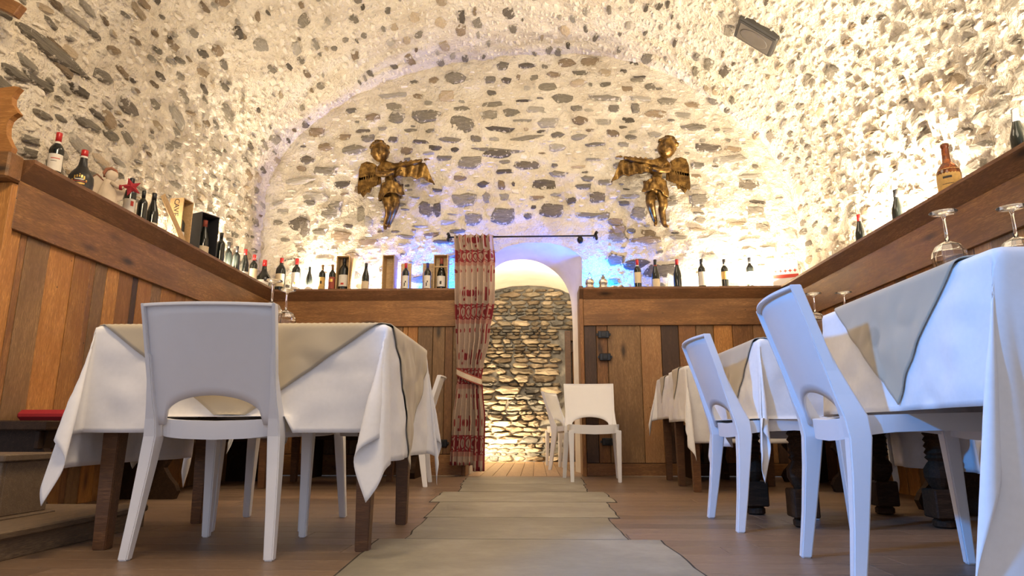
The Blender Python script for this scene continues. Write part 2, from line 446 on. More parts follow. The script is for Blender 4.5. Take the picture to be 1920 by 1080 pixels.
# passage through the thick wall, slightly splayed
IN = [(-.60, 0), (-.60, 1.5), (-.58, 1.85), (-.52, 2.1), (-.36, 2.25), (-.14, 2.29), (.06, 2.25), (.24, 2.13), (.35, 1.97), (.40, 1.75), (.41, 1.2), (.41, 0)]
def passage():
    a, b = [], []
    for P, out in ((OPEN, a), (IN, b)):
        out += catmull(P, 6)
    vs = [(p.x, YW - .004, p.y) for p in a]; nn = len(a); fs = []
    for k in range(1, 5): 
        t = k / 4; vs += [(pa.x * (1 - t) + pb.x * t, YW + .42 * t, pa.y * (1 - t) + pb.y * t) for pa, pb in zip(a, b)]
    for k in range(4):
        for i in range(nn - 1): fs.append((k * nn + i, k * nn + i + 1, (k + 1) * nn + i + 1, (k + 1) * nn + i))
    o = link('trim_1', mesh('arch_reveal', vs, fs, True), M['smooth']); return tag(o, 'white plastered reveal of the arched doorway', kind='structure')
passage()
# a wooden casing strip at the foot of the right jamb is part of the panelling (below)

# ------------------------------------------------------------------ stones set in the plaster
def stone_me(seed, depth=.12, rnd=None):
    r = random.Random(seed); n = r.choice((10, 12, 13)); vs = []; fs = []
    base = []
    ph = r.random() * 6
    for k in range(n):
        a = 2 * PI * (k + r.uniform(-.28, .28)) / n
        x, y = math.cos(a), math.sin(a); e = r.choice((.55, .75, .95))
        x = math.copysign(abs(x) ** e, x); y = math.copysign(abs(y) ** e, y)
        q = r.uniform(.72, 1.10); base.append((x * .5 * q, y * .5 * q))
    for (x, y) in base: vs.append((x * 1.03, y * 1.03, -1.0))
    for (x, y) in base: vs.append((x, y, r.uniform(.0, .35)))
    for (x, y) in base: vs.append((x * r.uniform(.66, .86), y * r.uniform(.66, .86), r.uniform(.6, 1.1)))
    vs.append((r.uniform(-.1, .1), r.uniform(-.1, .1), r.uniform(.85, 1.2)))
    for L in range(2):
        for k in range(n): fs.append((L * n + k, L * n + (k + 1) % n, (L + 1) * n + (k + 1) % n, (L + 1) * n + k))
    for k in range(n): fs.append((2 * n + k, 2 * n + (k + 1) % n, 3 * n))
    return vs, fs
STONES = []
for sd in range(18):
    v_, f_ = stone_me(100 + sd); me_ = mesh('stone', v_, f_); me_.materials.append(M['s_grey']); STONES.append(me_)
SK = ['s_grey', 's_dark', 's_brown', 's_light', 's_tan']
def put_stone(parent, P, X, Y, Z, w, h, thick, kind, lab=None):
    o = bpy.data.objects.new('stone', R.choice(STONES)); COL.objects.link(o); o.parent = parent
    m = axes(X * w, Y * h, Z * thick, P); o.matrix_basis = m
    o.material_slots[0].link = 'OBJECT'; o.material_slots[0].material = M[kind]; return o
class Joined:
    """many small stones joined in one part"""
    def __init__(s): s.d = {}
    def add(s, P, X, Y, Z, w, h, thick, kind):
        vs, fs = s.d.setdefault(kind, ([], [])); v_, f_ = stone_me(R.randrange(10 ** 6)); b = len(vs)
        for v in v_: vs.append(P + X * (v[0] * w) + Y * (v[1] * h) + Z * (v[2] * thick))
        fs += [tuple(b + i for i in f) for f in f_]
    def build(s, parent, names):
        allv, allf, mi, mats = [], [], [], []
        for k, (vs, fs) in s.d.items():
            b = len(allv); allv += vs; allf += [tuple(b + i for i in f) for f in fs]; mi += [len(mats)] * len(fs); mats.append(M[k])
        me = mesh(names, allv, allf)
        for m in mats: me.materials.append(m)
        me.polygons.foreach_set('material_index', mi)
        o = link(names, me, None, parent); o['kind'] = 'stuff'; return o
def scatter(n, pick, ok, placed, tries=40):
    out = []
    for _ in range(n):
        for _t in range(tries):
            u, v, w, h = pick()
            if not ok(u, v, w, h): continue
            if all(abs(u - a) > (w + c) * .5 + .012 or abs(v - b) > (h + d) * .5 + .010 for a, b, c, d in placed if abs(u - a) < .6):
                placed.append((u, v, w, h)); out.append((u, v, w, h)); break
    return out
# stones read off the photograph, lunette wall: (x, y, w, h) in a crop 2.8235x from (560, 80)
LUN = """1080 128 75 50 g;1203 125 100 32 d;1303 125 42 24 g;1413 110 105 52 b;1535 103 110 45 b;1355 172 88 32 b;1488 165 88 26 g;1622 165 78 38 t;1720 155 40 18 d;
712 196 62 40 b;828 186 120 72 g;1010 196 66 42 g;1098 202 62 34 d;1162 183 24 34 b;1248 182 50 38 g;1318 232 115 50 g;1208 242 38 30 l;1020 264 62 28 g;1475 222 95 42 t;1625 224 66 26 g;1545 225 24 26 g;1800 190 90 14 d;1860 238 58 44 g;1905 245 40 12 g;
500 280 180 36 l;785 285 90 78 t;862 346 95 28 g;1030 325 120 32 g;1195 308 95 12 d;1405 296 140 52 g;1620 298 185 30 g;1810 302 120 26 l;688 320 50 24 l;
392 394 88 40 b;518 396 98 66 g;675 394 160 74 g;865 432 148 104 g;1008 386 98 60 g;1126 369 96 50 g;1258 356 104 42 l;1470 352 62 32 g;1535 362 56 22 l;1665 354 70 42 g;1780 352 50 56 g;1890 385 85 56 l;
1180 412 110 14 l;1318 428 135 56 l;1490 420 88 48 b;1610 425 95 36 l;1744 411 72 30 d;95 474 88 56 b;242 498 82 34 b;365 502 78 44 g;500 514 58 32 d;595 462 82 18 g;698 468 58 22 g;1060 460 172 28 d;440 455 50 22 l;
650 528 85 20 d;802 517 118 32 g;940 511 78 34 g;1035 514 58 26 l;1210 503 190 24 g;1480 504 95 34 l;1660 484 80 38 b;1755 503 70 30 g;1205 459 26 16 t;
288 570 145 56 g;568 572 68 42 b;722 558 72 28 d;826 568 50 26 d;1045 572 300 22 g;1050 590 165 46 d;1370 558 90 42 l;1570 546 110 22 g;1718 543 60 28 l;
905 636 155 70 g;1205 650 138 44 d;1092 632 66 22 g;1090 682 88 26 d;1355 656 34 22 g;1480 662 80 16 t;1560 624 80 18 l;850 718 72 32 b;975 748 70 34 d;1072 752 46 44 b;1136 746 18 26 d;1322 748 175 54 d;1505 764 88 30 g;1620 742 80 32 g;
870 832 142 78 g;992 818 42 58 g;1085 812 58 40 l;1258 822 84 24 b;1360 806 60 20 l;1442 837 58 36 d;1582 820 88 60 d;672 878 82 84 d;730 880 46 80 d;920 932 94 68 g;1080 916 138 90 g;1338 888 136 74 d;1244 872 30 20 d;1214 916 44 32 g;1526 912 140 28 g;1725 850 62 26 g;1676 948 82 40 b;1800 905 90 72 g;
790 948 78 28 l;838 998 86 22 g;700 1017 92 26 b;770 1056 110 24 d;640 972 90 14 l;812 908 60 10 l;1660 1000 40 30 b;1690 1030 100 56 g;1760 995 44 26 g;1850 1010 80 40 b;190 862 84 56 g;330 905 52 90 g;240 800 50 16 b;370 950 60 60 l;60 850 60 30 g;30 985 60 90 d;110 1000 90 40 g"""
import re
def lun_list():
    out = []
    for it in LUN.replace('\n', '').split(';'):
        q = it.split()
        if len(q) < 5: continue
        cx, cy, cw, ch = map(float, q[:4]); out.append((560 + cx / 2.8235, 80 + cy / 2.8235, cw / 2.8235, ch / 2.8235, q[4]))
    return out
# measured stones outside that crop, straight in photo pixels
LUN2 = [(1404, 346, 40, 20, 'd'), (1310, 375, 38, 24, 'g'), (1325, 278, 50, 16, 'd'), (1160, 430, 26, 18, 'b'), (1210, 450, 60, 14, 'b'), (1155, 487, 38, 22, 'g'), (1195, 495, 60, 20, 'd'),
        (1240, 508, 70, 24, 'd'), (1340, 450, 60, 24, 'l'), (1300, 240, 50, 14, 'g'), (1250, 190, 40, 14, 'g'), (1230, 215, 40, 18, 'b'), (1370, 300, 60, 16, 'l'), (1405, 330, 50, 12, 'l'),
        (1290, 150, 36, 12, 'g'), (1195, 150, 30, 12, 'g'), (1190, 118, 20, 12, 'd'), (560, 420, 40, 26, 'd'), (620, 400, 36, 22, 'g'), (560, 340, 60, 14, 'l'), (610, 320, 50, 16, 'g'), (590, 370, 50, 20, 'l'),
        (640, 445, 50, 24, 'b'), (655, 515, 50, 18, 'g'), (790, 525, 50, 14, 'd'), (690, 455, 40, 14, 'b'), (1480, 440, 30, 24, 'l'), (1440, 470, 30, 16, 'l'), (1130, 405, 30, 16, 'g')]
def ray_dir(px, py):
    x = (px - 960) / 1240; y = (540 - py) / 1240
    d = Vector((x, math.cos(TH) - y * math.sin(TH), math.sin(TH) + y * math.cos(TH)))
    c, s = math.cos(PS), math.sin(PS)
    return Vector((c * d.x - s * d.y, s * d.x + c * d.y, d.z))
def on_y(px, py, Y): d = ray_dir(px, py); return Vector((0, 0, .42)) + d * (Y / d.y)
def on_z(px, py, Z): d = ray_dir(px, py); return Vector((0, 0, .42)) + d * ((Z - .42) / d.z)
KIND = dict(g='s_grey', d='s_dark', b='s_brown', l='s_light', t='s_tan')
XV, YV, ZV = Vector((1, 0, 0)), Vector((0, 1, 0)), Vector((0, 0, 1))
placed = []; nst = 0
for px, py, pw, ph, k in lun_list() + LUN2:
    p = on_y(px, py, YW); dpx = 1240 / YW * .96
    w_, h_ = pw / dpx * 1.05, ph / dpx * 1.12
    if in_open(p.x, p.z): continue
    a = R.uniform(-.12, .12); X = XV * math.cos(a) + ZV * math.sin(a); Z_ = ZV * math.cos(a) - XV * math.sin(a)
    q = back_pt(p.x, p.z, .006)
    put_stone(wall_back, q, X, Z_, -YV, w_, h_, .016, KIND[k]); placed.append((p.x, p.z, w_, h_)); nst += 1
def inside_arch(x, z, m=.08):
    for i in range(1, len(_c)):
        a, b = _c[i - 1], _c[i]
        if min(a.x, b.x) <= x <= max(a.x, b.x) and a.y > 2.3: return z < min(a.y, b.y) - m
    return -2.85 < x < 2.75 and z < 2.4
def ok_back(x, z, w_, h_):
    if in_open(x, z) or smooth_zone(x, z) > .15: return False
    return inside_arch(x, z) and inside_arch(x - w_ / 2, z) and inside_arch(x + w_ / 2, z) and z > 1.8
def pick_back():
    w_ = R.uniform(.06, .26); h_ = min(w_ * R.uniform(.22, .6), .11)
    return R.uniform(-2.8, 2.7), R.uniform(1.8, 4.5), w_, h_
for (x, z, w_, h_) in scatter(300 - nst, pick_back, ok_back, placed):
    a = R.uniform(-.15, .15); X = XV * math.cos(a) + ZV * math.sin(a); Z_ = ZV * math.cos(a) - XV * math.sin(a)
    put_stone(wall_back, back_pt(x, z, .004), X, Z_, -YV, w_, h_, R.uniform(.01, .02), R.choice(['s_grey', 's_grey', 's_light', 's_light', 's_brown', 's_dark']))
J = Joined()
def pick_back2():
    w_ = R.uniform(.02, .11); return R.uniform(-2.85, 2.75), R.uniform(1.8, 4.5), w_, w_ * R.uniform(.2, .6)
for (x, z, w_, h_) in scatter(700, pick_back2, ok_back, placed, 12):
    J.add(back_pt(x, z, .002), XV, ZV, -YV, w_, h_, .012, R.choice(['s_grey', 's_light', 's_light', 's_brown', 's_dark']))
J.build(wall_back, 'small_stones')
# vault and side walls: stones long in Y
def vault_stones(parent, s0, s1, y0, n_big, n_small, y1=YW - .05, big=(.08, .30), asp=(.25, .55)):
    pl = []
    def frame(s, y, a):
        P, Nn = vault_pt(s, y, .004); T = YV.cross(Nn)
        X = YV * math.cos(a) + T * math.sin(a); return P, X, Nn.cross(X), Nn
    def pick():
        w_ = R.uniform(*big) * R.uniform(.5, 1); return R.uniform(y0, y1), R.uniform(s0 + .05, s1 - .05), w_, w_ * R.uniform(*asp)
    for (y, s, w_, h_) in scatter(n_big, pick, lambda *a: True, pl):
        P, X, Yy, Nn = frame(s, y, R.uniform(-.25, .25))
        put_stone(parent, P, X, Yy, Nn, w_, min(h_, .13), R.uniform(.012, .028), R.choice(['s_grey', 's_grey', 's_light', 's_light', 's_brown', 's_dark', 's_tan', 's_grey']))
    J = Joined()
    def pick2():
        w_ = R.uniform(.025, .11); return R.uniform(y0, y1), R.uniform(s0 + .02, s1 - .02), w_, w_ * R.uniform(.25, .7)
    for (y, s, w_, h_) in scatter(n_small, pick2, lambda *a: True, pl, 10):
        P, X, Yy, Nn = frame(s, y, R.uniform(-.4, .4))
        J.add(P, X, Yy, Nn, w_, h_, R.uniform(.008, .016), R.choice(['s_grey', 's_light', 's_light', 's_brown', 's_dark']))
    J.build(parent, 'small_stones')
S18 = s_at(-1, 1.78); S18R = s_at(1, 1.78)
vault_stones(wall_left, S18, SL, 2.6, 230, 700)
vault_stones(wall_right, SR, S18R, 2.9, 230, 700)
vault_stones(ceiling, SL, SR, 3.6, 288, 1900, big=(.09, .26), asp=(.3, .75))

# ------------------------------------------------------------------ floor
floor = tag(link('floor', box_me('floor', (-3.1, -2.5, -.06), (3.0, 7.17, -.012)), M['grout']), kind='structure')
bw = .155; y = .9; row = 0
while y < 6.42:
    x = -3.0 + R.uniform(-1.2, 0); y1 = min(y + bw, 6.45)
    while x < 2.9:
        L = 1.5 + R.uniform(-.2, .2); x0, x1 = max(x, -2.95), min(x + L, 2.85)
        if x1 - x0 > .1:
            bm = bmesh.new(); box_bm(bm, (-(x1 - x0) / 2 + .001, -(y1 - y) / 2 + .001, -.012), ((x1 - x0) / 2 - .001, (y1 - y) / 2 - .001, 0), .0012)
            link('floor_board', bm_mesh('floor_board', bm), M['w_floor'], floor, Matrix.Translation(((x0 + x1) / 2, (y + y1) / 2, 0)))
        x += L
    y += bw; row += 1
# stone slabs of the middle path: measured corners
SL_ = [[(-.59, 1.25), (.50, 1.25), (.492, 2.10), (.478, 2.735), (-.617, 2.729), (-.59, 2.05)],
       [(-.516, 2.738), (.355, 2.744), (.345, 3.40), (-.532, 3.385)],
       [(-.548, 3.396), (.400, 3.410), (.410, 4.11), (-.573, 4.095)],
       [(-.634, 4.115), (.470, 4.130), (.460, 4.78), (-.644, 4.765)],
       [(-.540, 4.785), (.350, 4.80), (.372, 5.45), (-.58, 5.44)], [(-.60, 5.455), (.39, 5.465), (.397, 6.23), (-.621, 6.22)]]
for P in SL_:
    cx = sum(p[0] for p in P) / len(P); cy = sum(p[1] for p in P) / len(P); Q = []
    for i in range(len(P)):
        a, b = P[i], P[(i + 1) % len(P)]
        for k in range(6):
            t = k / 6; j = R.uniform(-.007, .007) if k else 0
            Q.append((a[0] + (b[0] - a[0]) * t - cx + j, a[1] + (b[1] - a[1]) * t - cy + (R.uniform(-.004, .004) if k else 0)))
    bm = bmesh.new(); prism(bm, Q, -.008, .004)
    top = [f for f in bm.faces if len(f.verts) > 6]
    link('slab', bm_mesh('slab', bm), M['slab'], floor, Matrix.Translation((cx, cy, 0)))
    bm = bmesh.new(); prism(bm, [(q[0] * 1.018, q[1] * 1.018) for q in Q], -.005, .0012)
    link('slab_joint', bm_mesh('slab_joint', bm), M['grout'], floor, Matrix.Translation((cx, cy, 0)))
# low wooden platform on the left
pf = empty('platform', (-2.3, 2.0, 0), 0, 'low wooden step platform beside the left wall under the crate', 'step')
link('top_board', box_me('b', (-.60, -.6, -.014), (.60, .6, .014), .006), M['w_step'], pf, axes(Vector((0, 1, 0)), Vector((-1, 0, 0)), ZV, (-2.34, 2.45, .082)))
link('riser', box_me('b', (-.60, -.034, -.01), (.60, .034, .01), .002), M['w_step'], pf, axes(Vector((0, 1, 0)), ZV, Vector((1, 0, 0)), (-1.765, 2.45, .034)))

# ------------------------------------------------------------------ back room
b2 = tag(link('floor_back_room', box_me('f', (-2.2, 7.17, -.05), (2.0, 9.5, -.012)), M['grout']), kind='structure')
x = -1.3
while x < 1.3:
    wd = .125 + R.uniform(-.01, .01); ym = R.uniform(7.2, 8.6)
    bm = bmesh.new(); box_bm(bm, (-1.49, -wd / 2 + .002, -.012), (1.49, wd / 2 - .002, 0), .0015)
    link('floor_board', bm_mesh('b', bm), M['w_floor2'], b2, axes(YV, -XV, ZV, (x + wd / 2, 7.94, 0)))
    x += wd
# dry stone wall
YD = 9.42
wd2 = tag(link('wall_back_room', box_me('w', (-2.2, YD, 0), (2.0, YD + .1, 3.3)), M['d_grey']), kind='structure')
z = 0; cnt = 0; JD = Joined()
while z < 2.46:
    h_ = R.choice((.04, .05, .06, .07, .085, .10)) * (1.15 if z < 1.2 else .85); x = -.95 + R.uniform(-.2, 0)
    while x < .75:
        w_ = h_ * R.uniform(1.6, 4.2); ztop = 2.47 - .25 * max(0, (x + w_ / 2) - .05) ** 1.3 - .06 * max(0, -(x + w_ / 2) - .3)
        dx = .42 <= x + w_ / 2 + .05
        if z + h_ < ztop and not (x + w_ > .40 and z < 1.82):
            hh = h_ * R.uniform(.80, 1.08); P = Vector((x + w_ / 2, YD - R.uniform(-.01, .04), z + h_ / 2))
            kd = R.choice(['s_dry', 's_dry', 's_dry', 'd_brown', 'd_tan', 'd_grey'])
            a = R.uniform(-.07, .07); X = XV * math.cos(a) + ZV * math.sin(a); Z_ = ZV * math.cos(a) - XV * math.sin(a)
            if cnt < 298: put_stone(wd2, P, X, Z_, -YV, w_ * 1.0, hh, R.uniform(.04, .10), kd); cnt += 1
            else: JD.add(P, X, Z_, -YV, w_, hh, .05, kd)
        x += w_ * .97
    z += h_ * .95
if JD.d: JD.build(wd2, 'small_stones')
# vault of the back room and its side walls
vs = []; fs = []; n = 20
prof = [(-1.6, 0), (-1.6, .8)] + [(-.1 + 1.5 * math.cos(PI - PI * k / n), 1.0 + 1.48 * math.sin(PI * k / n)) for k in range(n + 1)] + [(1.4, .8), (1.4, 0)]
for Y in (7.17, 8.3, YD + .02):
    for (a, b) in prof: vs.append((a, Y, b if b < 1.05 else b + .03 * (Y - 9.4)))
m_ = len(prof)
for j in range(2):
    for i in range(m_ - 1): fs.append((j * m_ + i, j * m_ + i + 1, (j + 1) * m_ + i + 1, (j + 1) * m_ + i))
tag(link('ceiling_back_room', mesh('c', vs, fs, True), M['smooth']), kind='structure')
# dark door at the right end of the dry wall
d1 = empty('door_1', (.62, YD, 0), kind='structure'); d1['label'] = 'dark wooden door in the back room beside the dry stone wall'
link('door_frame', box_me('f', (.42, YD - .12, 0), (.50, YD, 1.80), .005), M['w_dark'], d1)
link('lintel', box_me('f', (.50, YD - .12, 1.66), (1.0, YD, 1.80), .005), M['w_dark'], d1)
link('door_panel', box_me('f', (.52, YD - .05, .02), (1.0, YD, 1.65), .005), M['w_brown'], d1)
link('door_rail', box_me('f', (.50, YD - .07, 1.50), (1.0, YD - .05, 1.64), .003), M['w_dark'], d1)

# ------------------------------------------------------------------ wood panelling
def boardm(name, parent, A, B, width, thick, nrm, mat, w2=None, bev=.003):
    """board from A to B (centre line of its visible face), width across, nrm = face normal; w2 = width at B"""
    A, B, nrm = Vector(A), Vector(B), Vector(nrm).normalized(); X = (B - A); L = X.length; X.normalize(); Yv = nrm.cross(X)
    w2 = width if w2 is None else w2; bm = bmesh.new()
    g = bmesh.ops.create_cube(bm, size=1)['verts']
    for v in g:
        ww = width if v.co.x < 0 else w2; v.co = Vector((v.co.x * L, v.co.y * ww, -thick / 2 + v.co.z * thick))
    if bev: bmesh.ops.bevel(bm, geom=list(bm.edges), offset=bev, segments=1, affect='EDGES')
    return link(name, bm_mesh(name, bm), mat, parent, axes(X, Yv, nrm, (A + B) / 2))
ZS = 1.795   # shelf top
CM = dict(o='w_orange', b='w_brown', g='w_grey', d='w_dark', l='w_light')
def panelling(name, label, O, U, Nn, L, planks, z0=.0, mitre0=0, mitre1=0, tap=.012, lower=None):
    """O start point on the floor of the panel face, U along, Nn out into the room"""
    O, U, Nn = Vector(O), Vector(U), Vector(Nn); p = empty(name, O, 0, label, 'panelling')
    t = 0; i = 0
    while t < L - .01:
        wv, k = planks[i % len(planks)] if planks else (R.uniform(.10, .24), R.choice('oobgl'))
        wv = min(wv, L - t); j0 = R.uniform(-tap, tap)
        a = O + U * (t + wv / 2) + Nn * R.uniform(-.003, .003)
        zl = lower if lower else z0
        boardm('plank', p, a + ZV * zl, a + ZV * 1.44 , wv - .004, .02, Nn, M[CM[k]], wv - .004 )
        t += wv; i += 1
    if lower:
        boardm('bottom_board', p, O + ZV * lower / 2 + Nn * .01, O + U * L + ZV * lower / 2 + Nn * .01, lower - .01, .025, Nn, M['w_brown'])
    boardm('header_board', p, O + ZV * 1.555 + Nn * .024 - U * 0, O + U * L + ZV * 1.555 + Nn * .024, .262, .03, Nn, M['w_header'])
    boardm('light_stop_board', p, O + ZV * .86 - Nn * .024 , O + U * L + ZV * .86 - Nn * .024, 1.70, .012, Nn, M['w_dark'])  # unseen dark board added to stop light leaking between the planks
    # sloping cornice
    c0 = O + ZV * 1.737 + Nn * .06; d = (Nn + ZV * 1.25).normalized(); nn = (Nn * 1.25 - ZV).normalized()
    e0, e1 = mitre0, mitre1
    bm = bmesh.new(); Lc = L
    P = [(Nn * .025 + ZV * 1.685), (Nn * .09 + ZV * 1.775), (Nn * .09 + ZV * ZS), (Nn * 0 + ZV * ZS), (Nn * 0 + ZV * 1.685)]
    ra = []; rb = []
    for q in P:
        s = q.dot(Nn); ra.append(bm.verts.new(O + q - U * (-s * e0))); rb.append(bm.verts.new(O + q + U * (Lc - s * e1)))
    for k in range(5): bm.faces.new((ra[k], ra[(k + 1) % 5], rb[(k + 1) % 5], rb[k]))
    bm.faces.new(ra); bm.faces.new(rb[::-1])
    me = bm_mesh('cornice', bm)
    # bring into local coordinates with X along the board
    mw = axes(U, Nn.cross(U), Nn, O); me.transform(mw.inverted()); link('cornice', me, M['w_shelf'], p, mw)
    # shelf board
    boardm('shelf_board', p, O + U * (.0) - Nn * .13 + ZV * ZS, O + U * L - Nn * .13 + ZV * ZS, .26, .028, ZV, M['w_shelf'])
    return p
YP = 6.45; XL, XR = -2.68, 2.475
pl_left = [(.10, 'o'), (.045, 'b'), (.17, 'g'), (.20, 'o'), (.14, 'o'), (.05, 'b'), (.11, 'g'), (.12, 'o'), (.15, 'b'), (.06, 'd'), (.16, 'o'), (.12, 'g'), (.2, 'o'), (.14, 'b'), (.17, 'l')]
panelling('wall_panelling', 'orange larch plank panelling with shelf ledge along the left wall', (XL, 3.13, 0), YV, XV, YP - 3.13, pl_left, mitre0=0, mitre1=1)
pl_bl = [(.22, 'g'), (.17, 'b'), (.15, 'o'), (.2, 'g'), (.15, 'b'), (.2, 'g'), (.16, 'b'), (.12, 'g'), (.05, 'o'), (.10, 'o'), (.15, 'g'), (.12, 'g'), (.08, 'b')]
Lb = -.70 - XL
panelling('wall_panelling', 'brown plank panelling with shelf behind the table, left of the curtain', (XL, YP, 0), XV, -YV, Lb, pl_bl, mitre0=1, mitre1=0, lower=.2)
pl_br = [(.12, 'd'), (.11, 'b'), (.32, 'g'), (.20, 'l'), (.17, 'd'), (.17, 'b'), (.17, 'g'), (.18, 'o'), (.2, 'b'), (.15, 'l')]
panelling('wall_panelling', 'brown plank panelling with shelf and black sockets, right of the doorway', (.475, YP, 0), XV, -YV, XR - .475, pl_br, mitre0=0, mitre1=1, lower=.12)
panelling('wall_panelling', 'brown plank panelling with shelf ledge along the right wall', (XR, 2.0, 0), YV, -XV, YP - 2.0, None, mitre0=0, mitre1=1)
# end boards of the two back panels at the doorway
def end_board(x0, x1, label):
    p = empty('end_board', ((x0 + x1) / 2, 6.4, 0), 0, label, 'board')
    boardm('board', p, ((x0 + x1) / 2, 6.424, 0), ((x0 + x1) / 2, 6.424, 1.69), x1 - x0, .30, (0, -1, 0), M['w_brown'])
    bm = bmesh.new(); prism(bm, [(6.424, 1.69), (6.36, 1.775), (6.36, ZS + .01), (6.70, ZS + .01), (6.70, 1.69)], x0, x1, 'x'); me = bm_mesh('cap', bm)
    link('cap', me, M['w_shelf'], p)
end_board(.435, .473, 'narrow wooden end board at the right side of the doorway')
end_board(-.698, -.665, 'narrow wooden end board behind the red patterned curtain')
# left end: post, moulding and scalloped bracket facing the camera
pe = empty('panel_end', (-2.8, 3.1, 0), 0, 'orange wooden end post of the left panelling with a scalloped bracket on top', 'post')
boardm('post_board', pe, (-2.757, 3.095, .0), (-2.757, 3.095, 1.66), .195, .045, (0, -1, 0), M['w_orange'])
link('moulding', box_me('m', (.0, -.05, -.07), (.225, .05, .07), .01), M['w_header'], pe, Matrix.Translation((-2.86, 3.07, 1.73)))
sc = [(-2.66, 1.80), (-2.655, 1.83), (-2.675, 1.86), (-2.698, 1.90), (-2.705, 1.95), (-2.698, 1.985), (-2.68, 2.005), (-2.655, 2.020), (-2.675, 2.045), (-2.698, 2.075), (-2.703, 2.11), (-2.69, 2.14), (-2.672, 2.165), (-2.70, 2.172), (-2.80, 2.16), (-2.855, 2.15), (-2.855, 1.80)]
bm = bmesh.new(); prism(bm, sc, 3.05, 3.085, 'y'); me = bm_mesh('bracket', bm)
me.transform(Matrix.Translation((2.8, -3.07, -1.95))); link('scalloped_bracket', me, M['w_orange'], pe, Matrix.Translation((-2.8, 3.07, 1.95)))
# sockets
def outlet(x, z, label, y=6.42):
    p = empty('wall_socket', (x, y, z), 0, label, 'socket', None)
    kid('cover', box_me('c', (-.055, -.012, -.035), (.055, .008, .035), .006), M['outlet'], p)
    kid('socket_insert', box_me('c', (-.025, -.018, -.024), (.025, -.010, .024), .004), M['cap_black'], p)
    for s in (-1, 1): kid('screw_tab', box_me('c', (s * .062 - .008, -.006, -.012), (s * .062 + .008, .008, .012), .002), M['outlet'], p)
outlet(.664, 1.333, 'upper of two black wall sockets right of the doorway')
outlet(.673, 1.114, 'lower of two black wall sockets stacked right of the doorway')
outlet(.675, .316, 'black wall socket low down behind the far white chair')
outlet(-.90, .30, 'black wall socket low on the panel left of the curtain', 6.44)
# ------------------------------------------------------------------ white plastic chairs
def rbox(pts, av, bv, bev=0.0, name='strip'):
    """box-section strip through pts; av, bv = half vectors (single or per point)"""
    bm = bmesh.new(); rows = []
    for i, p in enumerate(pts):
        a = Vector(av[i] if isinstance(av, list) else av); b = Vector(bv[i] if isinstance(bv, list) else bv); p = Vector(p)
        rows.append([bm.verts.new(p + a * s + b * t) for s, t in ((-1, -1), (1, -1), (1, 1), (-1, 1))])
    for i in range(len(rows) - 1):
        for k in range(4): bm.faces.new((rows[i][k], rows[i][(k + 1) % 4], rows[i + 1][(k + 1) % 4], rows[i + 1][k]))
    bm.faces.new(rows[0]); bm.faces.new(rows[-1][::-1])
    if bev:
        bmesh.ops.recalc_face_normals(bm, faces=bm.faces)
        es = [e for e in bm.edges if len(e.link_faces) == 2 and e.calc_face_angle(0) > .6]
        bmesh.ops.bevel(bm, geom=es, offset=bev, segments=2, affect='EDGES')
    return bm_mesh(name, bm)
def back_y(z, s):   # s in -1..1 across
    t = (z - .43) / .415
    return .045 - .115 * t - .01 * t * t - (.034 * (.35 + .65 * t)) * (1 - s * s)
def hw(z): return .212 + .012 * (z - .43) / .415
